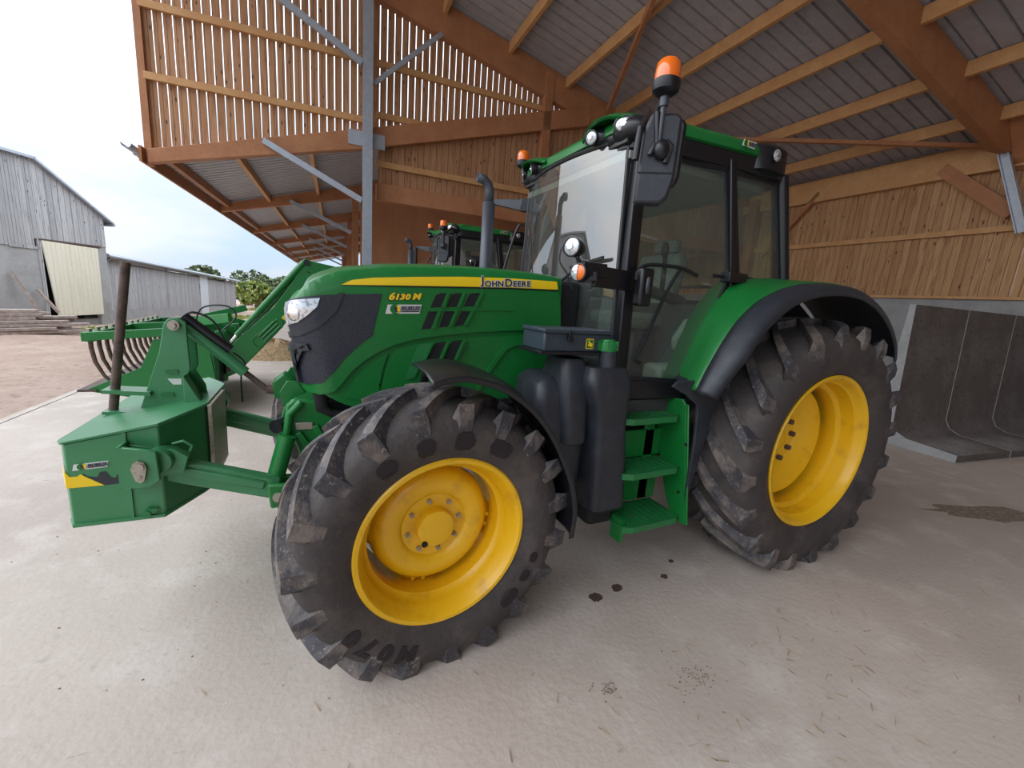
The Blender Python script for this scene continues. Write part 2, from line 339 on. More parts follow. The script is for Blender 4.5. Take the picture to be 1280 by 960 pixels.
# ---- roof sheets (trapezoidal ribs run down the slope)
def roof_sheet(name, a0, z0, a1, z1, da, db, mirror=False, pitch=.25):
    mb = MB(); d = da; prof = []
    while d < db:
        prof += [(d, 0), (d + pitch - .045, 0), (d + pitch - .036, .045), (d + pitch - .009, .045)]; d += pitch
    mb.use(SHEET)
    rows = [[Vector((a0, p, z0 + h)) for p, h in prof], [Vector((a1, p, z1 + h)) for p, h in prof]]
    mb.grid(rows)
    o = bbuild(mb, name, SHEET, smooth=0, solid=.002); struct(o); return o
roof_sheet('ceiling', EAVE - .5, zroofA(EAVE - .5) + .06, WALLX + .5, zroofA(WALLX + .5) + .06, -15.0, 6.85)  # runs on unseen behind the camera, lengthened to hold back light from there
roof_sheet('ceiling_lower', EAVE - .3, zroofB(EAVE - .3) + .04, 2.6, zroofB(2.6) + .04, 6.85, 46, pitch=.2)
roof_sheet('ceiling_far', 2.6, zroofB(2.6) + .04, WALLX + .5, zroofB(2.6) - 5.2 * .22, 6.85, 46, pitch=.25)

# ---- rafters
GR = 'glulam rafters of the main roof'
def rafterA(d, label):
    mb = MB(); lo = [( -5.7, .42), (-2.2, .56), (3, .56), (7.6, .50), (8.28, .30)]
    pts = [(a, zroofA(a) + .03) for a, h in lo] + [(a, zroofA(a) - h) for a, h in reversed(lo)]
    mb.prism(pts, d, d + .16); tag(bbuild(mb, 'rafter', GLUL, bevel=.006, smooth=30), label, 'rafter', GR)
rafterA(FR[0], 'glulam rafter of the main roof behind the camera')
rafterA(FR[1], 'broad glulam rafter slanting down across the upper right of the photo')
rafterA(FR[2], 'glulam rafter running above the slatted gable wall')
for i in range(7):
    d = 6.57 + 5.0 * i
    mb = MB(); lo = [(EAVE, .21), (-2.3, .36), (2.6, .40)]
    pts = [(a, zroofB(a)) for a, h in lo] + [(8.25, zroofB(2.6) - 5.6 * .22), (8.25, zroofB(2.6) - 5.6 * .22 - .3)] + [(a, zroofB(a) - h) for a, h in reversed(lo)]
    if i == 0: pts = [(a, zroofB(a)) for a, h in lo] + [(a, zroofB(a) - h) for a, h in reversed(lo)]
    mb.prism(pts, d - .01 if i else d - .02, d + .15)
    lab = ['tapered glulam rafter of the lower roof, nearest, its pale end at the open eave', 'second glulam rafter of the lower canopy roof, behind the nearest one', 'third glulam rafter of the lower canopy roof'][i] if i < 3 else '%s glulam rafter from the near end, far down the lower roof' % ('fourth', 'fifth', 'sixth', 'seventh')[i - 3]
    tag(bbuild(mb, 'rafter', GLUL, bevel=.006, smooth=30), lab, 'rafter', 'glulam rafters of the lower roof')
# ---- purlins
plab = ['lowest purlin just above the back wall plate', 'second purlin up from the back wall', 'third purlin up from the back wall', 'fourth purlin up from the back wall', 'fifth purlin up from the back wall', 'sixth purlin up from the back wall', 'seventh purlin up from the back wall', 'eighth purlin up from the back wall', 'outermost purlin of the main roof']
pa = [7.35, 6.0, 4.62, 3.32, 1.95, .55, -.85, -2.3, -3.9]
for i, a in enumerate(pa):
    for j in range(2):
        mb = MB(); mb.b2((a - .04, FR[j] + .16, zroofA(a) - .17), (a + .04, FR[j + 1], zroofA(a) + .045))
        lab = 'planed timber purlin in the %s bay, %s' % (('near', 'far')[j], plab[i])
        tag(bbuild(mb, 'purlin', PURL, bevel=.004, smooth=0), lab, 'purlin', 'timber purlins under the main roof')
for i in range(6):
    for j, a in enumerate((-5.55, -4.55, -3.3, -1.2, .6)):
        mb = MB(); d = 6.57 + 5 * i
        mb.b2((a - .04, d + .15, zroofB(a) - .13), (a + .04, d + 4.99, zroofB(a) + .03))
        lab = 'short timber purlin of the lower roof, %s, %s' % (('at the open eave', 'next in from the eave', 'midway over the canopy', 'inside the columns', 'near the ridge')[j], ('in the first bay', 'in the second bay', 'in the third bay', 'in the fourth bay', 'in the fifth bay', 'in the sixth bay')[i])
        tag(bbuild(mb, 'purlin', PURL if j else GLUL, smooth=0), lab, 'purlin', 'timber purlins under the lower roof')
# eave fascia and gutter of the lower roof, bargeboard
mb = MB(); mb.b2((EAVE - .10, 6.5, 3.44), (EAVE - .06, 44, 3.68)); struct(bbuild(mb, 'trim_2', GLUL, smooth=0))
mb = MB(); mb.lathe([(.07, 6.4), (.07, 44)], 8, 'Y', (EAVE - .22, 0, 3.66), pi, 2 * pi); tag(bbuild(mb, 'gutter', GALV, solid=.004), 'grey half round gutter along the lower roof eave', 'gutter')
mb = MB(); mb.b2((EAVE - .07, FR[2] + .1, 3.43), (EAVE + .03, FR[2] + .22, 7.9)); tag(bbuild(mb, 'corner_post', GLUL, smooth=0), 'upright timber edge board at the outer end of the slatted wall', 'post')
# wall plate, girts on the back wall
for lab, z, h, t in (('timber wall plate along the top of the back wall cladding', 4.85, .50, .14), ('slim horizontal timber rail halfway up the back wall cladding', 3.56, .1, .07), ('flat timber sill where the back wall cladding meets the concrete', 2.33, .05, .08)):
    mb = MB(); mb.b2((WALLX - t, D0, z - h / 2), (WALLX, 45, z + h / 2)); tag(bbuild(mb, 'wall_plate' if h > .3 else 'rail', PURL, smooth=0), lab, 'beam')
# girts on gable wall
for lab, a0, a1, z0, z1 in (('upper pale timber rail behind the slatted gable boards', EAVE, -2.3, 5.83, 5.90), ('middle pale timber rail across the slatted gable boards, left of the steel column', EAVE, -2.3, 4.80, 4.86), ('timber rail across the slatted boards right of the steel column', -2.1, 1.42, 5.90, 5.90), ('timber rail across the closed boards under the lower rafter', -2.1, 1.42, 4.12, 4.12), ('low curved timber rail just over the lower rafter', -2.1, -.4, 5.0, 5.03)):
    mb = MB(); mb.beam((a0, FR[2] + .13, z0), (a1, FR[2] + .13, z1), .07, .11); tag(bbuild(mb, 'rail', PURL, smooth=0), lab, 'beam', 'rails on the gable wall')
mb = MB(); mb.b2((-2.1, FR[2] + .0, 3.42), (WALLX - .1, FR[2] + .16, 3.74)); tag(bbuild(mb, 'crossbeam', GLUL, bevel=.006, smooth=30), 'horizontal glulam beam under the closed gable boards', 'beam')
mb = MB(); mb.b2((1.42, FR[2] - .02, 0), (1.62, FR[2] + .15, 6.6)); tag(bbuild(mb, 'timber_post', GLUL, bevel=.006, smooth=30), 'tall timber post in the gable wall behind the cab', 'post')
# galvanised steel columns and their struts
def barn_xyz(mb): mb.v = [bv * v.x + bu * v.y + Vector((0, 0, v.z)) for v in mb.v]; return mb
c = thing('steel_column', 'tall grey galvanised steel column standing behind the tractor bonnet', 'column', tuple(B(-2.28, 6.47, 0)))
mb = MB(); mb.ibeam((-2.28, 6.44, 0), (-2.28, 6.44, 7.2), .17, .20, .012, (0, 1, 0)); barn_xyz(mb).build('column_shaft', GALV, c, smooth=0)
mb = MB(); mb.b2((-2.62, 6.525, zroofB(-2.3) - .34), (-1.95, 6.545, zroofB(-2.3) - .08)); barn_xyz(mb).build('connection_plate', GALV, c, smooth=0)
mb = MB(); mb.b2((-2.40, 6.33, 0), (-2.16, 6.55, .02)); barn_xyz(mb).build('base_plate', GALV, c, smooth=0)
mb = MB(); mb.beam(B(-4.03, 6.50, 4.10), B(-2.38, 6.44, 3.34), .06, .10); tag(mb.build('strut', GALV, smooth=0), 'galvanised strut rising outward from the steel column to the nearest lower rafter', 'strut')
mb = MB(); mb.beam(B(-3.77, 6.50, 6.42), B(-2.38, 6.44, 5.72), .06, .11); tag(mb.build('strut', GALV, smooth=0), 'galvanised strut crossing the slatted boards left of the column top', 'strut')
mb = MB(); mb.beam(B(-2.18, 6.44, 5.42), B(-.92, 6.50, 6.62), .05, .08); tag(mb.build('strut', GALV, smooth=0), 'galvanised strut rising right from the column to the main rafter', 'strut')
for i, w_ in enumerate(('second', 'third', 'fourth', 'fifth', 'sixth')):
    d = 11.57 + 5 * i
    mb = MB(); mb.b2((-2.38, d - .18, 0), (-2.20, d - .02, zroofB(-2.3) - .37)); tag(bbuild(mb, 'timber_column', GLUL, smooth=0), 'timber column under the %s rafter of the lower roof' % w_, 'column', 'timber columns of the lower roof')
    mb = MB(); mb.beam(B(-4.03, d - .08, 4.06 - .1), B(-2.40, d - .10, 3.30), .06, .10); tag(mb.build('strut', GALV, smooth=0), 'galvanised strut under the %s rafter of the lower roof' % w_, 'strut', 'galvanised struts of the lower roof')
mb = MB()
mb.b2((-2.1, 12.35, 0), (8.25, 12.39, 5.2)); struct(bbuild(mb, 'wall_partition', PANEL, smooth=0))
for i, (p0, p1, lab) in enumerate([(B(6.0, FR[2] - .1, 5.4), B(-1.3, FR[1] + .3, 7.05), 'long timber wind brace crossing under the purlins above the cab'),
                                   (B(3.0, FR[2] - .1, 6.1), B(1.3, FR[1] + 1.2, 6.5), 'timber brace slanting up from the rafter end behind the beacon')][1:]):
    mb = MB(); mb.beam(p0, p1, .07, .14); tag(mb.build('brace', GLUL, smooth=0), lab, 'brace')
mb = MB(); mb.beam(B(4.2, FR[2] - .1, 5.82), B(8.0, FR[1] + .3, 4.98), .09, .07); tag(mb.build('brace', GLUL, smooth=0), 'long thin timber wind brace under the purlins right of the cab roof', 'brace')
mb = MB(); mb.beam(B(8.2, 2.30, 4.80), B(8.2, 1.15, 3.80), .09, .22); tag(mb.build('knee_brace', GLUL, smooth=0), 'timber knee brace on the back wall at the right, falling right', 'brace', 'timber knee braces on the back wall')
mb = MB(); mb.beam(B(8.2, 4.62, 4.80), B(8.2, 5.9, 3.40), .08, .10); tag(mb.build('knee_brace', GLUL, smooth=0), 'timber knee brace on the back wall just right of the cab', 'brace', 'timber knee braces on the back wall')
mb = MB(); mb.ibeam(B(7.95, 1.45, 4.98), B(8.1, .93, 3.45), .10, .12, .012, bu); tag(mb.build('steel_strut', GALV, smooth=0), 'grey steel strut under the right end of the broad rafter', 'strut')
for d, lab in ((6.20, 'timber column in the far corner of the back wall'),):
    mb = MB(); mb.b2((8.05, d, 0 if d > 3 else 2.3), (8.29, d + .22, 4.9)); tag(bbuild(mb, 'timber_column', GLUL, bevel=.006, smooth=30), lab, 'column')
mb = MB(); mb.prism([(7.55, 5.28), (8.28, 5.10), (8.28, 4.55), (8.05, 4.72)], FR[1] - .42, FR[1] - .005); tag(bbuild(mb, 'haunch', GLUL, smooth=0), 'deep timber haunch where the broad rafter meets the wall', 'haunch')

# ---- concrete L blocks
def lblock(k, label):
    sl = -.105; wd = 1.27 if k < 2 else 1.05; c = Vector((4.58 + k * 1.282, .36 + sl * k * 1.282, 0)); ry = math.atan(sl)
    t = thing('retaining_block', label, 'concrete block', tuple(c), 'L-shaped concrete blocks by the back wall')
    prof = [(-.86, 0), (-.86, .10), (-.30, .14), (-.17, .20), (-.10, .33), (-.02, 2.0), (.05, 2.0), (.14, .0)]; Rm = Matrix.Rotation(ry, 4, 'Z')
    mb = MB(); mb.use(CONCD); mb.prism(prof, 0, wd, 'YZ'); mb.use(CONC); mb.prism(prof, -.006, 0.0, 'YZ'); mb.v = [Rm @ v + c for v in mb.v]
    mb.build('slab', None, t, bevel=.012, smooth=30)
lblock(0, 'stained concrete L block nearest the rear tyre, its pale end showing')
lblock(1, 'dark stained concrete L block, second from the rear tyre')
lblock(2, 'dark stained concrete L block at the right picture edge')

# ================================================================== tractor
T = thing('tractor', 'large green tractor with yellow wheels, grey mirrors and orange beacon, front of the shed', 'tractor', (0, 0, 0))

def tyre_profile(Rr, Rt, w):
    """(radius, y) from outer bead over the tread to the inner bead, carcass under the lugs"""
    return [(Rr - .01, -w * .80), (Rr + .02, -w * .86), (Rr + (Rt - Rr) * .30, -w * .985), (Rr + (Rt - Rr) * .52, -w * 1.0), (Rr + (Rt - Rr) * .76, -w * .955), (Rt - .035, -w * .84), (Rt - .012, -w * .62), (Rt, -w * .3),
            (Rt, w * .3), (Rt - .012, w * .62), (Rt - .035, w * .84), (Rr + (Rt - Rr) * .76, w * .955), (Rr + (Rt - Rr) * .52, w), (Rr + (Rt - Rr) * .30, w * .985), (Rr + .02, w * .86), (Rr - .01, w * .80)]
def wheel_tf(cx, cy, cz, side, steer):
    return Matrix.Translation((cx, cy, cz)) @ Matrix.Rotation(steer, 4, 'Z') @ (Matrix.Identity(4) if side < 0 else Matrix.Scale(-1, 4, (0, 1, 0)))
def flat(mb, z0=.0):
    mb.v = [Vector((v.x, v.y, max(v.z, z0))) for v in mb.v]
def make_tyre(name, X, Rr, Rt, w, N, lh, lw, sweep, a0=0.):
    mb = MB(); mb.use(TYRE); mb.lathe(tyre_profile(Rr, Rt, w), 96)
    # bead ring ridges
    mb.use(LUG); K = 9
    for sgn in (-1, 1):
        for i in range(N):
            th0 = a0 + 2 * pi * (i + (.5 if sgn > 0 else 0)) / N
            rows = []
            for k in range(K + 3):
                if k <= K:
                    s = k / K; y = sgn * (-w * .06 + w * 1.04 * s) ; th = th0 - sweep * (s ** .85)
                    rb = Rt - .02 - (.085 * max(0, s - .5) / .5 if s > .5 else 0); rt = Rt + lh - .028 * s * s
                    hw = lw * (.62 + .50 * s)
                    if k == K: y = sgn * w * .965
                else:
                    s = 1; q = k - K; th = th0 - sweep - .010 * q; rt = Rt + lh - .028 - (.060, .145)[q - 1] ; rb = rt - .012; y = sgn * w * (1.01, .985)[q - 1]; hw = lw * (1.15, .95)[q - 1]
                ra = Rt
                ring = []
                if k <= K:
                    for (dw, r, yo) in ((-1.5, rb, 0), (-.82, rt, 0), (.82, rt, 0), (1.5, rb, 0)):
                        ta = th + dw * hw / ra
                        if k == K and abs(dw) > 1: r = Rt - .062; yo = -sgn * w * .08
                        ring.append(Vector((r * cos(ta), y + yo, r * sin(ta))))
                else:
                    yi = y - sgn * w * .15
                    for (dw, yy) in ((-1.55, yi), (-.8, y), (.8, y), (1.55, yi)):
                        ta = th + dw * hw / ra; r = rb if abs(dw) > 1 else rt; ring.append(Vector((r * cos(ta), yy, r * sin(ta))))
                rows.append(ring)
            mb.grid(rows); n = len(mb.v)
            mb.f.append((n - 4, n - 3, n - 2, n - 1)); mb.m.append(mb.cur)
            s0 = n - 4 * (K + 3); mb.f.append((s0 + 3, s0 + 2, s0 + 1, s0)); mb.m.append(mb.cur)
    mb.tf(X); flat(mb)
    return mb.build(name, None, T, smooth=42)
def make_front_rim(X):
    mb = MB(); R = .379; y0 = 0.0
    prof = [(R - .012, .02), (R, .012), (R + .004, 0), (R - .002, -.006), (R - .014, -.004), (R - .024, .008), (R - .030, .03), (R - .040, .045), (R - .048, .075), (R - .052, .10), (R - .068, .115), (R - .072, .16), (R - .066, .20), (R - .066, .36), (R - .02, .40), (R, .41)]
    mb.lathe(prof, 96)
    # wavy dished disc with four lobes
    n = 128; rows = []
    for i in range(n + 1):
        q = 2 * pi * i / n; lob = max(0, cos(4 * (q + RAD(100)))) ** .7 if cos(4 * (q + RAD(100))) > 0 else 0
        R2 = .280 + .034 * min(1, lob * 1.35)
        pr = [(.075, .150), (.082, .172), (.108, .172), (.150, .170), (.158, .160), (.170, .150), (.215, .142), (.248, .152), (.266, .175), (.275, .200), (R2, .222)]
        rows.append([Vector((r * cos(q), y, r * sin(q))) for r, y in pr])
    mb.grid(rows); mb.tf(X)
    rim = mb.build('front_rim', YELLOW, T, smooth=40, solid=.006)
    h = MB(); h.lathe([(0, .118), (.070, .118), (.084, .122), (.087, .130), (.090, .25)], 48); h.tf(X); h.build('hub_cap', YELLOW, rim)
    h = MB(); h.lathe([(0, .108), (.009, .108), (.009, .12)], 12, c=(-.055, 0, -.062)); h.lathe([(.009, .112), (.014, .112), (.014, .12), (.009, .12)], 16, c=(-.055, 0, -.062)); h.tf(X); tag(h.build('drain_plug', BLACK, rim), 'small black plug on the yellow hub cap')
    for i in range(8):
        q = 2 * pi * i / 8 + RAD(12); h = MB(); h.cyl((.124 * cos(q), .172, .124 * sin(q)), (.124 * cos(q), .152, .124 * sin(q)), .0115, n=6); h.cyl((.124 * cos(q), .152, .124 * sin(q)), (.124 * cos(q), .146, .124 * sin(q)), .006, n=8); h.tf(X); h.build('wheel_bolt', PIN, rim)
    for i in range(4):
        for e_ in (-1, 1):
            q = -RAD(100) + i * pi / 2 + e_ * RAD(5); h = MB(); h.cyl((.298 * cos(q), .218, .298 * sin(q)), (.298 * cos(q), .205, .298 * sin(q)), .011, n=6); h.tf(X); h.build('rim_bolt', YELLOW, rim)
    return rim
def make_rear_rim(X):
    mb = MB(); R = .512
    prof = [(R - .012, .02), (R, .012), (R + .004, 0), (R - .003, -.006), (R - .016, -.003), (R - .026, .010), (R - .032, .04), (R - .05, .055), (R - .056, .10), (R - .060, .135), (R - .085, .155), (R - .09, .21), (R - .072, .24), (R - .072, .50), (R - .02, .54), (R, .55)]
    mb.lathe(prof, 96)
    n = 128; rows = []
    for i in range(n + 1):
        q = 2 * pi * i / n; c4 = cos(4 * q + .6); R2 = .395 + .035 * min(1, max(0, c4) * 1.6)
        pr = [(.09, .318), (.21, .314), (.225, .300), (.30, .268), (.36, .240), (.385, .238), (.392, .25), (R2, .265)]
        rows.append([Vector((r * cos(q), y, r * sin(q))) for r, y in pr])
    mb.grid(rows); mb.tf(X)
    rim = mb.build('rear_rim', YELLOW, T, smooth=40, solid=.006)
    h = MB(); h.lathe([(0, .27), (.06, .27), (.075, .28), (.10, .34)], 32); h.tf(X); h.build('axle_hub', YELLOW, rim)
    for i in range(10):
        q = 2 * pi * i / 10 + RAD(8); h = MB(); h.cyl((.168 * cos(q), .316, .168 * sin(q)), (.168 * cos(q), .282, .168 * sin(q)), .021, n=6); h.tf(X); tag(h.build('wheel_nut', RUST, rim), 'dark rusty wheel nut')
    return rim
ST = .0748
def axle_pt(side): # outer rim plane centre for the front wheels
    return (-2.58 - side * 1.083 * sin(ST) * 1.0, side * 1.083 * cos(ST), .594)
FRT = {}
for side in (-1, 1):
    px, py, pz = axle_pt(side)
    X = wheel_tf(px, py, pz, side, ST); make_front_rim(X)
    Xt = X @ Matrix.Translation((0, .180, 0)); FRT[side] = Xt
    make_tyre('front_tyre', Xt, .380, .612, .218, 19, .042, .036, -.40, .10)
RRT = {}
for side in (-1, 1):
    X = wheel_tf(0, side * 1.176, .809, side, 0); make_rear_rim(X)
    Xt = X @ Matrix.Translation((0, .255, 0)); RRT[side] = Xt
    make_tyre('rear_tyre', Xt, .515, .815, .30, 20, .048, .040, -.42, .05)
# painted marks on the near front sidewall
def sidewall_pt(Xt, Rr, Rt, w, r, th, lift=.003):
    pf = tyre_profile(Rr, Rt, w)[:8]; pf.sort()
    y = pf[0][1]
    for (r0, y0), (r1, y1) in zip(pf, pf[1:]):
        if r0 <= r <= r1: y = y0 + (y1 - y0) * (r - r0) / max(1e-6, r1 - r0)
    return Xt @ Vector((r * cos(th), y - lift, r * sin(th)))
def side_mark(name, vs, fs, r0, th0, m, rev=1):
    """wrap XZ artwork onto the sidewall; artwork up = outward when rev=1"""
    bm = bmesh.new(); bv_ = [bm.verts.new(v) for v in vs]
    for f in fs:
        try: bm.faces.new([bv_[i] for i in f])
        except ValueError: pass
    bmesh.ops.triangulate(bm, faces=bm.faces[:])
    lo = min(v.z for v in vs); hi = max(v.z for v in vs); q = lo + .012
    while q < hi: bmesh.ops.bisect_plane(bm, geom=bm.verts[:] + bm.edges[:] + bm.faces[:], plane_co=(0, 0, q), plane_no=(0, 0, 1)); q += .012
    bm.verts.index_update(); vs = [v.co.copy() for v in bm.verts]; fs = [tuple(v.index for v in f.verts) for f in bm.faces]; bm.free()
    mb = MB(); out = []
    for v in vs:
        r = r0 + rev * v.z; th = th0 - rev * v.x / r0
        out.append(sidewall_pt(FRT[-1], .380, .612, .218, r, th, .004 if v.y < 0 else -.003))
    mb.add(out, fs); return mb.build(name, m, T, smooth=0)
for ch, dth in (('M', 17), ('0', 5.5), ('7', -5), ('0', -15.5)):
    vs, fs = text_mesh(ch, .105, .003, .006, sx=1.0); side_mark('sidewall_letter', vs, fs, .490, RAD(-127 + dth), PAINTD, 1)
def blob(w, h, seed):
    rnd = random.Random(seed); n = 26; vs = []; 
    for y in (-.003, .003):
        for i in range(n):
            q = 2 * pi * i / n; k = 1 / max(abs(cos(q)) ** 3 + abs(sin(q)) ** 3, .2) ** (1 / 3) * (1 + .09 * rnd.uniform(-1, 1)); vs.append(Vector((w / 2 * cos(q) * k, y, h / 2 * sin(q) * k)))
    return vs, [tuple(range(n)), tuple(reversed(range(n, 2 * n)))] + [(i, (i + 1) % n, (i + 1) % n + n, i + n) for i in range(n)]
for q, w_, h_, sd in ((104, .075, .08, 1), (84, .085, .085, 2), (62, .11, .075, 3), (-32, .06, .045, 4), (-47, .10, .06, 5), (124, .08, .07, 6), (-20, .05, .04, 8)):
    vs, fs = blob(w_, h_, sd); side_mark('sidewall_patch', vs, fs, .468, RAD(q), PAINTD)

# ---- bonnet surface
def hood_top(x):
    t = [(-3.16, 1.555), (-3.10, 1.585), (-3.02, 1.650), (-2.94, 1.690), (-2.865, 1.722), (-2.643, 1.763), (-2.401, 1.787), (-2.134, 1.801), (-1.838, 1.807), (-1.6, 1.800)]
    if x <= t[0][0]: return t[0][1]
    for (a, b), (c, d) in zip(t, t[1:]):
        if x <= c: return b + (d - b) * (x - a) / (c - a)
    return t[-1][1]
NC, NR, NW = -2.98, .15, .42      # nose corner start, corner radius, half width
def hood_map(s, z, off=0., side=-1):
    """unrolled contour position s (= x on the flank) and height z -> point on the bonnet skin"""
    if s >= NC: x, y, nx, ny = s, NW, 0., 1.
    else:
        a = (NC - s) / NR
        if a < pi / 2: x = NC - NR * sin(a); y = (NW - NR) + NR * cos(a); nx, ny = -sin(a), cos(a)
        else: x = NC - NR; y = (NW - NR) - (a - pi / 2) * NR; nx, ny = -1., 0.
    zt = hood_top(x); sh = zt - z
    if sh < .10:      # rounded shoulder
        k = max(0, min(1, 1 - sh / .10)); dy = .045 * (1 - sqrt(max(0, 1 - k * k)))
        y -= dy * ny; x -= dy * nx
    tilt = max(0, min(1, (-2.62 - x) / .4)); x += .17 * (1.56 - z) * tilt * tilt * (3 - 2 * tilt)
    return Vector((x + nx * off, side * (y + ny * off), z))
def patch(polys, off, name, m, parent, thick=.006, step=.03, sides=(-1, 1), smooth=50):
    """raised panel following the bonnet skin; polys in (s, z)"""
    if isinstance(polys[0][0], (int, float)): polys = [polys]
    outs = []
    for side in sides:
        bm = bmesh.new()
        for poly in polys:
            f = bm.faces.new([bm.verts.new((s, 0, z)) for s, z in poly])
        s0 = min(p[0] for q in polys for p in q); s1 = max(p[0] for q in polys for p in q); z0 = min(p[1] for q in polys for p in q); z1 = max(p[1] for q in polys for p in q)
        bmesh.ops.triangulate(bm, faces=bm.faces[:])
        for ax, lo, hi in ((0, s0, s1), (2, z0, z1)):
            t = lo + step
            while t < hi:
                co = [0, 0, 0]; no = [0, 0, 0]; co[ax] = t; no[ax] = 1
                bmesh.ops.bisect_plane(bm, geom=bm.verts[:] + bm.edges[:] + bm.faces[:], plane_co=co, plane_no=no); t += step
        bm.verts.index_update(); src = [(v.co.x, v.co.z) for v in bm.verts]; n = len(src)
        top = [hood_map(s, z, off, side) for s, z in src]; bot = [hood_map(s, z, off - thick, side) for s, z in src]
        fs = [tuple(v.index for v in f.verts) for f in bm.faces]; ed = [tuple(v.index for v in e_.verts) for e_ in bm.edges if len(e_.link_faces) == 1]
        bm.free(); mb = MB(); mb.add(top + bot, fs + [tuple(i + n for i in reversed(f)) for f in fs] + [(a, b, b + n, a + n) for a, b in ed])
        outs.append(mb.build(name, m, parent, smooth=smooth))
    return outs
# base body (recessed) as one skin: both flanks, nose, crown
SIN = [-3.486, -3.42, -3.35, -3.28, -3.216, -3.18, -3.14, -3.10, -3.06, -3.02, -2.98, -2.94, -2.865, -2.75, -2.643, -2.5, -2.401, -2.25, -2.134, -2.0, -1.838, -1.70, -1.62]
def zlow(s): # lower edge of the bonnet body
    return 1.03 if s > -2.9 else 1.03 + min(.09, (-2.9 - s) * .5)
rows = []
for s in SIN:
    xx = hood_map(s, 1.5)[0]; zt = hood_top(max(-3.13, s) if s > NC else hood_map(s, 1.56)[0]); zl = zlow(s); zz = [zl + (zt - .10 - zl) * i / 9 for i in range(9)] + [zt - .10, zt - .07, zt - .04, zt - .018, zt - .004]
    rows.append([hood_map(s, z, -.022) for z in zz])
mb = MB(); mb.grid(rows); mb.grid([[Vector((v.x, -v.y, v.z)) for v in r] for r in rows])
edge = [r[-1] for r in rows]
crown = []
for v in edge:
    crown.append([Vector((v.x, v.y * (1 - k / 8.), v.z + .030 * (1 - abs(1 - k / 4. / 1.0 - 0) ** 2) if 0 else v.z + .032 * sin(min(1, k / 8. * 1.0) * pi / 2))) for k in range(9)])
mb.grid(crown); mb.grid([[Vector((v.x, -v.y, v.z)) for v in r] for r in crown])
r0, r1 = rows[-1], [Vector((v.x, -v.y, v.z)) for v in rows[-1]]
mb.grid([r0 + crown[-1], r1 + [Vector((v.x, -v.y, v.z)) for v in crown[-1]]])
hood = mb.build('bonnet', GREEN, T, smooth=50)
top_poly = [(-3.486, 1.572), (-3.30, 1.572), (-3.206, 1.574)]
def topz(s): return hood_top(hood_map(s, 1.60)[0]) - .004
up = [(-3.486 + .03 * k, topz(-3.486 + .03 * k)) for k in range(61)] + [(-1.665, 1.796), (-1.66, 1.75), (-1.63, 1.62), (-1.615, 1.484),
      (-1.728, 1.478), (-1.963, 1.465), (-2.183, 1.446), (-2.386, 1.421), (-2.514, 1.397), (-2.613, 1.367), (-2.707, 1.325), (-2.788, 1.278), (-2.867, 1.223), (-2.933, 1.163), (-2.977, 1.125), (-3.05, 1.105), (-3.15, 1.115), (-3.30, 1.13), (-3.486, 1.13)]
patch(up, .0, 'bonnet_panel', GREEN, hood, thick=.026)
low = [(-1.62, 1.44), (-1.9, 1.435), (-2.183, 1.42), (-2.386, 1.395), (-2.514, 1.37), (-2.60, 1.345), (-2.665, 1.228), (-2.693, 1.06), (-1.62, 1.045)]
patch(low, -.013, 'side_panel', GREEN, hood, thick=.012)
low2 = [(-2.645, 1.325), (-2.754, 1.260), (-2.834, 1.200), (-2.895, 1.14), (-2.93, 1.085), (-2.74, 1.06), (-2.70, 1.11), (-2.682, 1.228)]
patch(low2, -.014, 'side_panel', GREEN, hood, thick=.012)
rim_ = [(-1.62, 1.412), (-1.90, 1.405), (-1.985, 1.380), (-2.045, 1.300), (-2.115, 1.19), (-2.16, 1.09), (-2.135, 1.09), (-2.085, 1.19), (-2.015, 1.292), (-1.965, 1.360), (-1.895, 1.380), (-1.62, 1.385)]
patch(rim_, .002, 'side_panel_crease', GREEN, hood, thick=.012)
grille = [(-2.684, 1.623), (-2.734, 1.412), (-2.822, 1.35), (-2.9, 1.289), (-2.96, 1.229), (-3.03, 1.168), (-3.12, 1.150), (-3.486, 1.150), (-3.486, 1.545), (-3.206, 1.555), (-2.948, 1.598)]
g = patch(grille, .004, 'grille', MESH, T, thick=.008)
patch([(-2.878, 1.612), (-2.925, 1.543), (-3.007, 1.470), (-3.086, 1.425), (-3.24, 1.395), (-3.24, 1.37), (-3.08, 1.398), (-2.99, 1.445), (-2.90, 1.525), (-2.855, 1.614)], .012, 'grille_moulding', PLAS, g[0], thick=.01)
patch([(-3.06, 1.36), (-3.20, 1.35), (-3.26, 1.30), (-3.20, 1.16), (-3.15, 1.155), (-3.19, 1.27), (-3.16, 1.31), (-3.05, 1.33)], .022, 'grille_moulding', PLAS, g[0], thick=.02)
patch([(-3.31, 1.34), (-3.35, 1.34), (-3.35, 1.17), (-3.31, 1.17)], .014, 'grille_moulding', PLAS, g[0], thick=.012)
hl = patch([(-3.19, 1.548), (-3.12, 1.560), (-2.965, 1.583), (-2.985, 1.541), (-3.030, 1.499), (-3.085, 1.461), (-3.19, 1.431)], .012, 'headlight', LENS, T, thick=.012)
for o_, sd in zip(hl, (-1, 1)):
    p_ = hood_map(-3.10, 1.50, .012, sd); nn = Vector((-.7, sd * .7, 0)).normalized()
    mb = MB(); mb.ell(p_, (.035, .035, .035)); mb.v = [Vector((p_ + (v - p_) - nn * (v - p_).dot(nn) * .8)) for v in mb.v]; mb.build('headlight_bulb', CHROME, o_)
patch([(-2.863, 1.652), (-2.817, 1.678), (-2.723, 1.698), (-2.523, 1.720), (-2.268, 1.744), (-1.986, 1.761), (-1.668, 1.769), (-1.662, 1.722), (-1.982, 1.709), (-2.266, 1.692), (-2.642, 1.668)], .0025, 'yellow_stripe', STRIPE, hood, thick=.004)
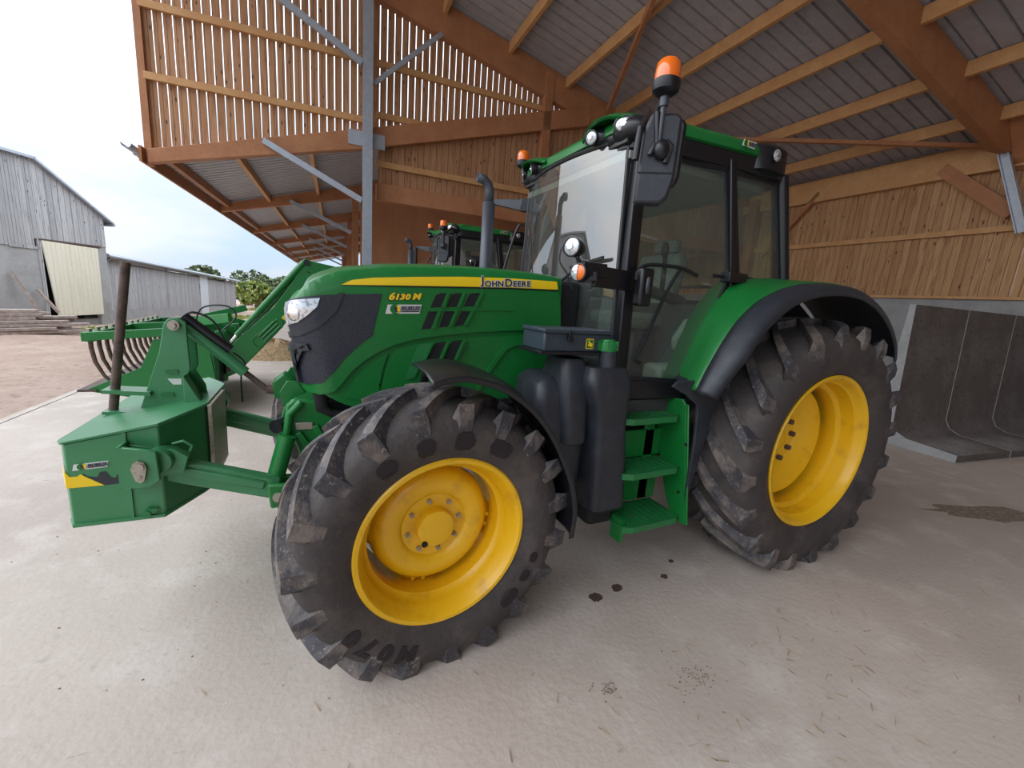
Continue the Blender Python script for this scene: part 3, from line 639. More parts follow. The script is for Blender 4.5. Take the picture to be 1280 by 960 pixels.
patch([(-2.863, 1.650), (-2.642, 1.666), (-2.266, 1.690), (-1.982, 1.707), (-1.662, 1.720), (-1.661, 1.712), (-1.982, 1.700), (-2.266, 1.683), (-2.642, 1.660)], .0025, 'stripe_edge_line', BLACK, hood, thick=.004)  # black line along the lower edge of the yellow stripe
for q in ([(-2.408, 1.637), (-2.385, 1.648), (-2.35, 1.652), (-2.376, 1.575), (-2.436, 1.568)], [(-2.443, 1.554), (-2.392, 1.559), (-2.427, 1.458), (-2.481, 1.451)], [(-2.322, 1.647), (-2.297, 1.654), (-2.261, 1.658), (-2.29, 1.582), (-2.347, 1.576)], [(-2.355, 1.559), (-2.297, 1.564), (-2.333, 1.474), (-2.386, 1.465)],
          [(-2.22, 1.657), (-2.195, 1.663), (-2.156, 1.666), (-2.191, 1.591), (-2.252, 1.585)], [(-2.259, 1.566), (-2.204, 1.571), (-2.248, 1.484), (-2.298, 1.475)],
          [(-2.398, 1.381), (-2.339, 1.391), (-2.381, 1.287), (-2.453, 1.279)], [(-2.302, 1.394), (-2.247, 1.402), (-2.293, 1.292), (-2.351, 1.284)], [(-2.498, 1.363), (-2.463, 1.377), (-2.427, 1.381), (-2.473, 1.277), (-2.53, 1.269)], [(-2.536, 1.262), (-2.479, 1.267), (-2.509, 1.188), (-2.553, 1.182)]):
    patch(q, .0015, 'air_vent', BLACKM if q[0][0] > -2.45 else GREEN_D, hood, thick=.004, step=.05)
# raised light edges right of each vent blade
for q in ((-2.35, 1.652, -2.376, 1.575), (-2.392, 1.559, -2.427, 1.458), (-2.261, 1.658, -2.29, 1.582), (-2.297, 1.564, -2.333, 1.474), (-2.156, 1.666, -2.191, 1.591), (-2.204, 1.571, -2.248, 1.484), (-2.339, 1.391, -2.381, 1.287), (-2.247, 1.402, -2.293, 1.292), (-2.427, 1.381, -2.473, 1.277)):
    patch([(q[0], q[1]), (q[0] + .014, q[1] + .004), (q[2] + .016, q[3]), (q[2], q[3])], .016, 'vent_blade', GREEN, hood, thick=.020, step=.1)
patch([(-2.44, 1.557), (-1.95, 1.586), (-1.95, 1.580), (-2.44, 1.549)], .006, 'bonnet_crease', GREEN, hood, thick=.008)
# lettering
def flatart(name, vs, fs, cx, cz, m, parent, y=-.4255, ang=0.):
    for sd in (-1, 1):
        mb = MB(); ca, sa = cos(ang), sin(ang)
        mb.add([Vector((cx + (v.x * ca - v.z * sa) * (1 if sd < 0 else -1), sd * (abs(y) - v.y) if sd > 0 else y + v.y, cz + v.x * sa + v.z * ca)) for v in vs], fs)
        mb.build(name, m, parent, smooth=0)
def word(parts, x0, z0, width, m, name, parent, y, ang, off=.0008, shear=0., track=1.):
    """parts: (char, size); set left to right from x0 with baseline z0, stretched to the given width"""
    lay = []; x = 0
    for ch, sz in parts:
        if ch == ' ': x += sz; continue
        v, f = text_mesh(ch, sz, .0008, .0008, shear); lo = min(p.x for p in v); hi = max(p.x for p in v); zl = min(p.z for p in v)
        if ch == '0' or ch == 'O' or ch == '6': zl += sz * .012
        lay.append((ch, sz, x - lo, zl)); x += (hi - lo) + sz * .13 * track
    tot = x - parts[-1][1] * .13 * track; k = width / tot; vs = []; fs = []
    for ch, sz, dx, zl in lay:
        v, f = text_mesh(ch, sz, .0008, off, shear); n = len(vs)
        vs += [Vector(((p.x + dx) * k, p.y, p.z - zl)) for p in v]; fs += [tuple(i + n for i in q) for q in f]
    for sd in (-1, 1):
        mb = MB(); ca, sa = cos(ang), sin(ang)
        if sd < 0: mb.add([Vector((x0 + p.x * ca - p.z * sa, y + p.y, z0 + p.x * sa + p.z * ca)) for p in vs], fs)
        else: mb.add([Vector((x0 + width - p.x * ca - p.z * sa, -y - p.y, z0 + (width - p.x) * sa + p.z * ca)) for p in vs], fs)
        mb.build(name, m, parent, smooth=0)
JD = [('J', .060), ('O', .044), ('H', .044), ('N', .044), (' ', .006), ('D', .060), ('E', .044), ('E', .044), ('R', .044), ('E', .044)]
word(JD, -2.160, 1.700, .310, WHITE, 'lettering_outline', hood, -.4240, .078, .0042)
word(JD, -2.160, 1.700, .310, TXTD, 'lettering', hood, -.4252, .078, .0014)
MN = [('6', .048), ('1', .038), ('3', .038), ('0', .038), (' ', .006), ('M', .042)]
word(MN, -2.650, 1.594, .165, TXTD, 'model_number', hood, -.4212, .075, .0040, .3, .5)
word(MN, -2.648, 1.596, .165, STRIPE, 'model_number', hood, -.4225, .075, .0020, .3, .5)
def dealer(parent, cx, cz, y, w, h, ang, sides=(-1,), nx=None):
    """white slanted dealer sticker: round green and yellow badge, grey panel with the word RURUX"""
    def put(name, vs, fs, m):
        mb = MB(); ca, sa = cos(ang), sin(ang)
        mb.add([Vector((cx + v.x * ca - v.z * sa, y + v.y, cz + v.x * sa + v.z * ca)) for v in vs], fs); return mb.build(name, m, st if name != 'sticker' else parent, smooth=0)
    def poly(p, y0, y1): 
        q = MB(); q.prism(p, y0, y1); return q.v, q.f
    st = None; st = put('sticker', *poly([(-w / 2, -h / 2), (w / 2 - h * .3, -h / 2), (w / 2, h / 2), (-w / 2 + h * .3, h / 2)], -.001, .001), WHITE)
    put('sticker_panel', *poly([(-w * .12, -h * .34), (w / 2 - h * .42, -h * .34), (w / 2 - h * .18, h * .36), (-w * .08, h * .36)], -.0018, 0), GREYS)
    def disc(r, x, z, a0=0, a1=2 * pi): return [(x + r * cos(a0 + (a1 - a0) * i / 20), z + r * sin(a0 + (a1 - a0) * i / 20)) for i in range(20 if a1 - a0 > 6 else 21)]
    put('badge', *poly(disc(h * .55, -w * .24, 0), -.0022, 0), GREEN); put('badge', *poly(disc(h * .42, -w * .20, 0, -pi / 2, pi / 2), -.0030, 0), STRIPE)
    put('badge', *poly([(-w * .27, h * .3), (-w * .2, h * .32), (-w * .17, h * .05), (-w * .2, -h * .05), (-w * .15, -h * .33), (-w * .22, -h * .3), (-w * .26, 0)], -.0036, 0), TXTD)
    v, f = text_mesh('RURUX', h * .62, .0008, .0006, .2, 1.05); put('sticker_text', [Vector((p.x * (w * .50) / (h * .62 * 3.3) + w * .19, p.y - .0026, p.z + h * .06)) for p in v], f, TXTD)
    put('sticker_text', *poly([(-w * .06, -h * .32), (w * .42, -h * .32), (w * .43, -h * .22), (-w * .06, -h * .22)], -.0026, 0), TXTD)
dealer(hood, -2.574, 1.553, -.4225, .188, .046, .06)

# ---- exhaust
mb = MB(); mb.tube([(-1.80, .45, 1.72), (-1.80, .45, 2.33)], .047, 20); mb.tube([(-1.80, .45, 2.33), (-1.80, .45, 2.345)], [.047, .034], 20); ex = mb.build('exhaust', STEELM, T, smooth=50)
mb = MB(); mb.tube([(-1.80, .45, 2.33), (-1.80, .45, 2.42), (-1.815, .45, 2.46), (-1.85, .45, 2.49), (-1.90, .45, 2.50)], .033, 16, cap=False); mb.build('exhaust_tip', STEELM, ex, solid=.003)

# ---- cab
cab_root = None
def both(fn):
    for sd in (-1, 1): fn(sd)
mb = MB()
A0, A1 = (-1.375, .695, 1.14), (-1.345, .62, 2.56); B0, B1 = (-.62, .79, 1.75), (-.715, .71, 2.56); C0, C1 = (-.10, .78, 1.80), (-.22, .70, 2.56)
def P(p, sd, dy=0.): return (p[0], sd * (p[1] + dy), p[2])
for sd in (-1, 1):
    mb.beam(P(A0, sd), P(A1, sd), .085, .06, (1, 0, 0), .06, .05); mb.beam(P(B0, sd), P(B1, sd), .05, .055, (1, 0, 0)); mb.tube([P(C0, sd), P(C1, sd)], .042, 14)
    mb.beam(P((-1.38, .62, 2.555), sd), P((-.22, .69, 2.555), sd), .07, .08)
    mb.beam(P((-1.38, .70, 1.16), sd), P((-.90, .77, 1.17), sd), .05, .12); mb.beam(P((-.62, .785, 1.83), sd), P((-.08, .775, 1.83), sd), .05, .05)
    mb.beam(P((-.92, .78, 1.14), sd), P((-.60, .79, 1.86), sd), .05, .045, (1, 0, 0))
mb.beam((-1.39, -.62, 2.56), (-1.39, .62, 2.56), .06, .08, (1, 0, 0)); mb.beam((-.20, -.69, 2.55), (-.20, .69, 2.55), .06, .08, (1, 0, 0)); mb.beam((-.10, -.77, 1.72), (-.10, .77, 1.72), .06, .14, (1, 0, 0))
mb.b2((-1.42, -.67, 1.02), (-1.38, .67, 1.30))
cabf = mb.build('cab_frame', BLACK, T, bevel=.008, smooth=40)
mb = MB(); mb.b2((-1.50, -.62, 1.0), (-1.40, .62, 1.32)); mb.b2((-1.60, -.36, 1.05), (-1.46, .36, 1.78)); mb.build('cowl', BLACKM, T, bevel=.02)
mb = MB(); mb.b2((-1.40, -.74, 1.02), (-.20, .74, 1.10)); mb.b2((-.62, -.74, 1.10), (-.14, .74, 1.70)); mb.build('cab_floor', CABDK, T, smooth=0)
# panes
def pane(poly3, name, m, parent, frame=None, bow=0.):
    n = len(poly3); mb = MB(); mb.add(poly3, [tuple(range(n))]); o = mb.build(name, m, parent, smooth=0)
    if frame:
        f = MB(); q = [Vector(p) for p in poly3] + [Vector(poly3[0]), Vector(poly3[1])]
        for a, b in zip(q[:-2], q[1:-1]): f.beam(a, b, frame, frame * .8, (0, 1, 0) if abs((b - a).normalized().y) < .9 else (1, 0, 0))
        f.build(name + '_seal', BLACK, o, smooth=0)
    return o
# curved windscreen with a lower quarter band
rows = []
for i in range(13):
    t = -1 + 2 * i / 12.
    rows.append([Vector((-1.395 - .085 * (1 - t * t), t * (.650 - .055 * (z - 1.36) / 1.2), z)) for z in (1.30, 1.5, 1.7, 1.9, 2.1, 2.3, 2.57)])
mb = MB(); mb.grid(rows); ws = mb.build('windscreen', GLW, T, smooth=60)
mb = MB(); mb.tube([r[0] for r in rows], .014, 8); mb.tube([r[-1] for r in rows], .014, 8)
for r in (rows[0], rows[-1]): mb.tube(r, .012, 8)
mb.build('windscreen_seal', BLACK, ws)
mb = MB(); mb.tube([(-1.48, -.30, 1.86), (-1.475, -.44, 1.90), (-1.455, -.55, 1.915)], .005, 8); mb.beam((-1.477, -.24, 1.875), (-1.455, -.56, 1.925), .008, .018); mb.tube([(-1.50, .0, 1.70), (-1.495, -.2, 1.80), (-1.48, -.34, 1.88)], .008, 8); mb.build('wiper', BLACKM, T)
for sd in (-1, 1):
    door = [(-1.325, .705, 1.235), (-.965, .785, 1.225), (-.90, .79, 1.35), (-.675, .785, 1.82), (-.665, .78, 1.92), (-.745, .712, 2.50), (-1.30, .632, 2.50)]
    d = pane([P(p, sd) for p in door], 'door_glass', GLD, T, frame=.026)
    q = [(-.585, .785, 1.885), (-.15, .78, 1.875), (-.26, .706, 2.50), (-.675, .71, 2.50)]
    pane([P(p, sd) for p in q], 'quarter_glass', GLD, T, frame=.024)
    mb = MB(); mb.hose([P(p, sd) for p in ((-.90, .76, 1.865), (-1.02, .74, 1.90), (-1.25, .735, 1.895), (-1.34, .745, 1.86), (-1.36, .755, 1.80))], .011, 8)
    mb.hose([P(p, sd) for p in ((-1.02, .735, 1.89), (-1.10, .73, 1.75), (-1.24, .735, 1.42), (-1.27, .74, 1.355), (-1.24, .745, 1.33))], .010, 8); mb.build('grab_rail', BLACKM, d)
    mb = MB(); mb.b2((-1.36, sd * .80, 1.66), (-1.27, sd * .735, 1.87)); mb.b2((-1.33, sd * .82, 1.72), (-1.29, sd * .79, 1.83)); mb.build('door_handle', BLACK, d, bevel=.02)
    mb = MB(); mb.b2((-.72, sd * .84, 1.845), (-.56, sd * .77, 1.905)); mb.b2((-.82, sd * .80, 1.865), (-.7, sd * .79, 1.885)); mb.build('door_hinge', BLACK, d, bevel=.008)
pane([(-.12, -.72, 1.86), (-.12, .72, 1.86), (-.22, .66, 2.50), (-.22, -.66, 2.50)], 'rear_glass', GLD, T, frame=.024)
# roof: black lower band and green moulded top
def rr(x0, x1, hw, r, n=6, bul=0., tap=.12):
    pts = []
    for cx, cy, a0 in ((x1 - r, hw - r, 0), (x0 + r, hw - r, pi / 2), (x0 + r, -hw + r, pi), (x1 - r, -hw + r, 1.5 * pi)):
        for i in range(n + 1):
            q = a0 + pi / 2 * i / n; X_ = cx + r * cos(q); Y_ = cy + r * sin(q)
            pts.append((X_, Y_))
    return [(x - bul * (1 - (y / hw) ** 2) * (1 if x < (x0 + x1) / 2 else 0), y * (1 - tap * max(0, (-.3 - x)) / 1.2)) for x, y in pts]
mb = MB(); rows = []
for z, i in ((2.50, .03), (2.515, .0), (2.60, -.005), (2.62, .03)):
    rows.append([Vector((x, y, z)) for x, y in rr(-1.40 + i, -.22 - i, .755 - i, .12, bul=.05)])
mb.grid(rows, True); mb.f.append(tuple(range(28))); mb.m.append(0); mb.f.append(tuple(range(84, 112))); mb.m.append(0)
rfb = mb.build('roof_surround', BLACK, T, smooth=50)
mb = MB(); rows = []
for z, i in ((2.592, .012), (2.598, .0), (2.635, -.002), (2.662, .015), (2.676, .05), (2.686, .16), (2.690, .30)):
    rows.append([Vector((x, y, z + .02 * (1 - abs(x + .9) / .8))) for x, y in rr(-1.46 + i, -.42 - i, .778 - i, .17, bul=-.01)])
mb.grid(rows, True); mb.f.append(tuple(range(28))); mb.m.append(0); n = 28 * 6; mb.f.append(tuple(range(n, n + 28))); mb.m.append(0)
roof = mb.build('cab_roof', GREEN, T, smooth=50)
mb = MB(); rows = []
for z, i in ((2.52, .03), (2.54, 0), (2.665, 0), (2.69, .02), (2.695, .10)):
    rows.append([Vector((x, y, z)) for x, y in rr(-.56 + i, -.24 - i, .780 - i, .10, tap=0)])
mb.grid(rows, True); mb.f.append(tuple(range(28))); mb.m.append(0); n = 28 * 4; mb.f.append(tuple(range(n, n + 28))); mb.m.append(0)
mb.build('roof_rear_cap', BLACK, T, smooth=50)
dealer(roof, -.65, 2.645, -.766, .12, .036, 0)
def lamp(name, c, dirv, r, depth, parent, lens=LENS, stretch=1., body=BLACK, label=None):
    dirv = Vector(dirv).normalized(); z = dirv; x = Vector((0, 0, 1)).cross(z).normalized(); y = z.cross(x); Mx = Matrix((x, y, z)).transposed().to_4x4(); Mx.translation = Vector(c)
    S_ = Matrix.Diagonal((stretch, 1, 1, 1))
    mb = MB(); mb.lathe([(0, -depth), (r * .6, -depth * .95), (r * .95, -depth * .5), (r * 1.05, 0), (r * 1.05, .008), (r * .92, .010), (r * .90, .0)], 28, 'Z', Mx=S_); mb.tf(Mx); o = mb.build(name, body, parent, smooth=40)
    mb = MB(); mb.lathe([(r * .93, .002), (r * .7, .009), (r * .35, .013), (0, .014)], 28, 'Z', Mx=S_); mb.tf(Mx); mb.build('lens', lens, o, smooth=60)
    if lens is LENS:
        mb = MB(); mb.lathe([(r * .34, .010), (r * .30, .020), (0, .021)], 16, 'Z', Mx=S_); mb.tf(Mx); mb.build('bulb', CHROME, o)
    return o
for sd in (-1, 1):
    # front lamp pods tucked below the green brow
    mb = MB(); mb.ell((-1.365, sd * .57, 2.610), (.10, .14, .080)); mb.ell((-1.42, sd * .37, 2.62), (.07, .085, .06)); mb.ell((-1.39, sd * .47, 2.59), (.06, .17, .05)); pod = mb.build('lamp_pod', BLACK, T, smooth=60)
    lamp('roof_lamp', (-1.445, sd * .60, 2.625), (-1, sd * .75, -.15), .042, .06, pod, stretch=1.35)
    lamp('roof_lamp', (-1.50, sd * .375, 2.608), (-1, sd * .45, -.2), .040, .07, pod)
    mb = MB(); rows = []
    for i in range(9):
        y = sd * (.24 + .46 * i / 8); k = sin(pi * i / 8); xx = -1.475 - .055 * k + (.16 * max(0, (i - 4) / 4.) ** 2)
        rows.append([Vector((xx + .16, y, 2.672 + .018 * k)), Vector((xx + .05, y, 2.660 + .035 * k)), Vector((xx, y, 2.632 + .042 * k)), Vector((xx + .012, y, 2.622 + .042 * k))])
    mb.grid(rows); mb.build('roof_brow', GREEN, roof, solid=.012)
    lamp('rear_lamp', (-.42, sd * .785, 2.625), (-.05, sd * 1, -.05), .040, .03, T, body=BLACK)
    # work lamp and indicator on the bracket beside the bonnet
    mb = MB(); mb.beam((-1.36, sd * .70, 1.795), (-1.66, sd * .77, 1.795), .11, .03, (0, 1, 0)); mb.beam((-1.66, sd * .80, 1.795), (-1.74, sd * .74, 1.78), .05, .03, (0, 1, 0)); mb.b2((-1.75, sd * .80, 1.79), (-1.60, sd * .72, 1.86)); mb.tube([(-1.73, sd * .76, 1.84), (-1.755, sd * .75, 1.87), (-1.77, sd * .75, 1.90)], .012, 8); brk = mb.build('light_bracket', BLACK, T, bevel=.008)
    o = lamp('indicator', (-1.76, sd * .775, 1.805), (-1, sd * .45, 0), .045, .11, T, lens=AMBER)
    mb = MB(); mb.lathe([(.043, .003), (.030, .012), (.0, .015)], 20, 'Z', a0=pi * .5, a1=pi * 1.5); 
    dirv = Vector((-1, sd * .45, 0)).normalized(); z = dirv; x = Vector((0, 0, 1)).cross(z).normalized(); y = z.cross(x); Mx = Matrix((x, y, z)).transposed().to_4x4(); Mx.translation = Vector((-1.76, sd * .775, 1.805)) + z * .004
    if sd > 0: mb.v = [Vector((-v.x, v.y, v.z)) for v in mb.v]
    mb.tf(Mx); mb.build('clear_half_lens', LENS, o)
    lamp('work_lamp', (-1.80, sd * .75, 1.930), (-1, sd * .45, 0), .050, .10, T)
    mb = MB(); mb.hose([(-1.75, sd * .70, 1.93), (-1.80, sd * .66, 1.93), (-1.81, sd * .66, 1.86), (-1.77, sd * .68, 1.80), (-1.73, sd * .68, 1.72)], .004, 6); mb.build('lamp_cable', BLACK, brk)
# mirrors
for sd in (-1, 1):
    def my(x, y, z): return Vector((x, sd * y, z))
    ca = Vector((-1.66, 0, 0)); ex_ = Vector((.90, -.42 * 1, 0)).normalized()
    if sd < 0:
        # plate seen from behind: origin at mirror centre
        c = Vector((-1.665, -1.15, 2.265)); ux = Vector((.82, -.57, 0)).normalized(); uz = Vector((0, 0, 1)); un = ux.cross(uz)
        def pl(pts, t0, t1, name, m, par, bev=.01):
            mb = MB(); n = len(pts); vs = [c + ux * a + uz * b + un * t0 for a, b in pts] + [c + ux * a + uz * b + un * t1 for a, b in pts]
            mb.add(vs, [tuple(range(n)), tuple(reversed(range(n, 2 * n)))] + [(i, (i + 1) % n, (i + 1) % n + n, i + n) for i in range(n)]); return mb.build(name, m, par, bevel=bev, smooth=30)
        m0 = pl([(-.085, -.185), (.02, -.185), (.05, -.16), (.068, -.085), (.07, .145), (.052, .165), (-.055, .165), (-.082, .09)], -.012, .05, 'mirror', PLAS, T, .014)
        pl([(-.03, -.11), (.085, -.10), (.098, -.06), (.100, .145), (.085, .168), (-.02, .168)], -.06, -.008, 'mirror_housing', BLACK, m0, .015)
        pl([(-.084, -.068), (.075, -.068), (.075, -.062), (-.084, -.062)], .048, .0525, 'mirror_seam', BLACKM, m0, 0)
        mb = MB(); f = c + un * .06
        mb.tube([my(-1.36, .66, 2.58), my(-1.50, .86, 2.58), f + ux * (-.095) + uz * .10, f + ux * (-.10) + uz * (-.02)], .014, 10); mb.tube([f + ux * (-.035) + uz * .16, f + ux * (-.02) + uz * (.03)], .011, 10)
        mb.ell(f + ux * .0 + uz * .02, (.035, .03, .04)); mb.tube([f + ux * (-.045) + uz * .0, f + ux * (-.03) + uz * .04, f + ux * (.02) + uz * .05, f + ux * (.04) + uz * .03], .011, 8); mb.tube([f + ux * (.02) + uz * (-.03), f + ux * (.035) + uz * (.03)], .012, 8)
        mb.tube([my(-1.36, .66, 2.46), my(-1.50, .90, 2.50), f + ux * (-.03) + uz * (.19)], .010, 8)
        mb.build('mirror_arm', BLACK, m0)
        bp = f + ux * (-.015)
        mb = MB(); mb.tube([bp + uz * .02, bp + uz * .19], .011, 10); mb.tube([bp + uz * .18, bp + uz * .215], .018, 10); bb = mb.build('beacon_pole', STEELM, m0)
        beacon_at = bp + uz * .215
    else:
        mb = MB(); mb.beam((-1.36, .62, 2.41), (-1.44, .66, 2.41), .05, .10); mb.beam((-1.43, .655, 2.41), (-1.60, .90, 2.45), .03, .09, (0, 0, 1), .03, .04); m0 = mb.build('mirror_arm', PLAS, T, bevel=.006)
        mb = MB(); mb.beam((-1.61, .94, 2.08), (-1.61, .94, 2.44), .16, .045, (.93, -.36, 0)); mb.tube([(-1.59, .88, 2.45), (-1.61, .94, 2.42)], .014, 8); mb.build('mirror_head', PLAS, m0, bevel=.02)
        mb = MB(); mb.hose([(-1.40, .66, 2.26), (-1.45, .68, 2.22), (-1.54, .70, 1.86), (-1.52, .68, 1.78)], .011, 8); mb.build('handrail', BLACK, T)
        mb = MB(); mb.tube([(-1.40, .72, 2.60), (-1.40, .76, 2.74)], .012, 10); mb.build('beacon_pole', STEELM, T); beacon_at = Vector((-1.40, .76, 2.72))
    mb = MB(); mb.lathe([(0, 0), (.024, .0), (.051, .018), (.055, .035), (.055, .054), (.050, .058), (0, .058)], 24, 'Z', beacon_at); be = mb.build('beacon_base', BLACK, T)
    mb = MB(); mb.lathe([(.049, .056), (.049, .085), (.046, .116), (.035, .129), (0, .134)], 24, 'Z', beacon_at); mb.build('beacon_lens', AMBER, be)
# interior
mb = MB(); mb.b2((-.95, -.24, 1.50), (-.48, .24, 1.62)); mb.build('seat', SEAT, T, bevel=.04)
mb = MB(); mb.beam((-.55, 0, 1.60), (-.45, 0, 2.08), .44, .12, (1, 0, 0)); mb.build('seat_backrest', SEAT, T, bevel=.04)
mb = MB(); mb.beam((-.44, 0, 2.09), (-.42, 0, 2.20), .24, .08, (1, 0, 0)); mb.build('headrest', SEAT, T, bevel=.03)
mb = MB(); mb.b2((-.85, -.20, 1.10), (-.5, .20, 1.48)); mb.build('seat_base', CABDK, T, bevel=.02)
for sd in (-1, 1):
    mb = MB(); mb.beam((-.90, sd * .33, 1.78), (-.55, sd * .33, 1.72), .10, .07); mb.build('armrest', CABDK, T, bevel=.02)
mb = MB(); mb.prism([(-.46, 1.77), (-.60, 1.63), (-.72, 1.46), (-.70, 1.38), (-.62, 1.365), (-.48, 1.42), (-.38, 1.60), (-.39, 1.74)], -.50, -.44); mb.build('side_console', CABPL, T, bevel=.02)
mb = MB(); mb.b2((-1.0, .42, 1.10), (-.3, .70, 1.72)); mb.b2((-1.0, -.66, 1.10), (-.5, -.5, 1.30)); mb.build('control_console', CABPL, T, bevel=.03)
mb = MB(); mb.tube([(-1.30, 0, 1.15), (-1.18, 0, 1.72)], .05, 12); mb.b2((-1.34, -.14, 1.62), (-1.22, .14, 1.86)); mb.build('steering_column', CABDK, T, bevel=.015)
mb = MB(); c = Vector((-1.12, 0, 1.80)); ax = Vector((-.45, 0, .89)); e1 = Vector((0, 1, 0)); e2 = ax.cross(e1)
mb.tube([c + (e1 * cos(2 * pi * i / 28) + e2 * sin(2 * pi * i / 28)) * .19 for i in range(29)], .014, 8, cap=False)
for q in (0.5, 2.6, 4.7): mb.tube([c - ax * .02, c + (e1 * cos(q) + e2 * sin(q)) * .185], .012, 6)
mb.ell(c - ax * .02, (.04, .04, .03)); mb.build('steering_wheel', BLACK, T)
mb = MB(); mb.prism([(-1.32, 1.3), (-1.25, 2.30), (-1.20, 2.46), (-1.12, 2.46), (-1.17, 2.28), (-1.20, 1.75), (-.75, 1.75), (-.75, 1.3)], .58, .62); mb.b2((-1.40, -.62, 2.46), (-.25, .62, 2.50)); mb.build('headliner', CABPL, T, smooth=0)
mb = MB(); mb.tube([(-.78, -.36, 1.74), (-.80, -.38, 1.90), (-.83, -.40, 2.02)], .016, 8); mb.ell((-.84, -.40, 2.05), (.03, .025, .05)); mb.build('gear_lever', BLACKM, T)

# ---- rear fenders
def fender(prof, ys_lip, name, m, parent, sd, lip=.0, th=.012):
    pass
def arcpts(tab, n=26):
    """smooth interpolation through (x, z) table"""
    out = []
    for i in range(len(tab) - 1):
        p0 = tab[max(0, i - 1)]; p1 = tab[i]; p2 = tab[i + 1]; p3 = tab[min(len(tab) - 1, i + 2)]
        for k in range(5):
            t = k / 5.; out.append(tuple(.5 * ((2 * p1[j]) + (-p0[j] + p2[j]) * t + (2 * p0[j] - 5 * p1[j] + 4 * p2[j] - p3[j]) * t * t + (-p0[j] + 3 * p1[j] - 3 * p2[j] + p3[j]) * t ** 3) for j in (0, 1)))
    out.append(tab[-1]); return out
RI = arcpts([(-.975, 1.20), (-.905, 1.39), (-.825, 1.575), (-.735, 1.72), (-.62, 1.835), (-.42, 1.885), (-.15, 1.90), (.12, 1.89), (.36, 1.83)])
RF = arcpts([(-1.055, 1.215), (-.985, 1.36), (-.91, 1.49), (-.80, 1.635), (-.62, 1.775), (-.40, 1.85), (-.15, 1.885), (.12, 1.885), (.36, 1.825)])
RB = arcpts([(-1.065, 1.21), (-.995, 1.355), (-.92, 1.485), (-.81, 1.63), (-.63, 1.765), (-.41, 1.84), (-.15, 1.872), (.10, 1.862), (.32, 1.800), (.52, 1.69), (.66, 1.56), (.715, 1.45)])
for sd in (-1, 1):
    mb = MB(); rows = []
    for (x, z), (xi, zi) in zip(RF, RI):
        rows.append([Vector((xi + .01, sd * .66, zi)), Vector((xi, sd * .80, zi + .004)), Vector((xi + (x - xi) * .55, sd * .90, zi + (z - zi) * .42 + .003)), Vector((x - .004, sd * .99, z + .004)), Vector((x, sd * 1.03, z - .002)), Vector((x + .012, sd * 1.05, z - .02))])
    mb.grid(rows); f = mb.build('rear_fender', GREEN, T, smooth=60, solid=.010)
    mb = MB(); rows = []
    for i, (x, z) in enumerate(RB):
        t = i / (len(RB) - 1.); rn = Vector((x, 0, z - .81)).normalized(); a = Vector((x, 0, z)); yi = 1.02 if t < .46 else 1.02 - .36 * min(1, (t - .46) / .04); tp = .055 * max(0, 1 - t / .16)
        rows.append([a + Vector((0, sd * yi, 0)), a + rn * .004 + Vector((0, sd * 1.06, 0)), a - rn * .006 + Vector((0, sd * (1.13 - tp), 0)), a - rn * .028 + Vector((0, sd * (1.158 - tp), 0)), a - rn * .065 + Vector((0, sd * (1.165 - tp), 0))])
    mb.grid(rows); mb.build('fender_extension', PLAS, f, smooth=60, solid=.012)
    mb = MB(); mb.prism([(-.95, 1.2), (-.80, 1.60), (-.6, 1.80), (-.1, 1.87), (.30, 1.78), (.52, 1.66), (.70, 1.44), (.60, 1.1), (0, .9), (-.6, 1.0)], sd * .645, sd * .655); mb.build('inner_fender', BLACKM, T, smooth=0)
    # plastic guard behind the steps
    pts = [(-1.205, 1.235), (-1.17, 1.265), (-1.0, 1.268), (-.90, 1.255), (-.865, 1.225), (-.855, 1.10), (-.862, .95), (-.895, .78), (-.955, .50), (-.965, .50), (-.962, .9), (-.985, 1.12), (-1.10, 1.19)]
    mb = MB(); mb.prism(pts, sd * .965, sd * .985); mb.prism([(-1.03, 1.245), (-1.0, 1.262), (-.90, 1.255), (-.89, 1.24), (-1.0, 1.245)], sd * .80, sd * .97); mb.build('step_guard', PLAS, T, smooth=40, bevel=.005)
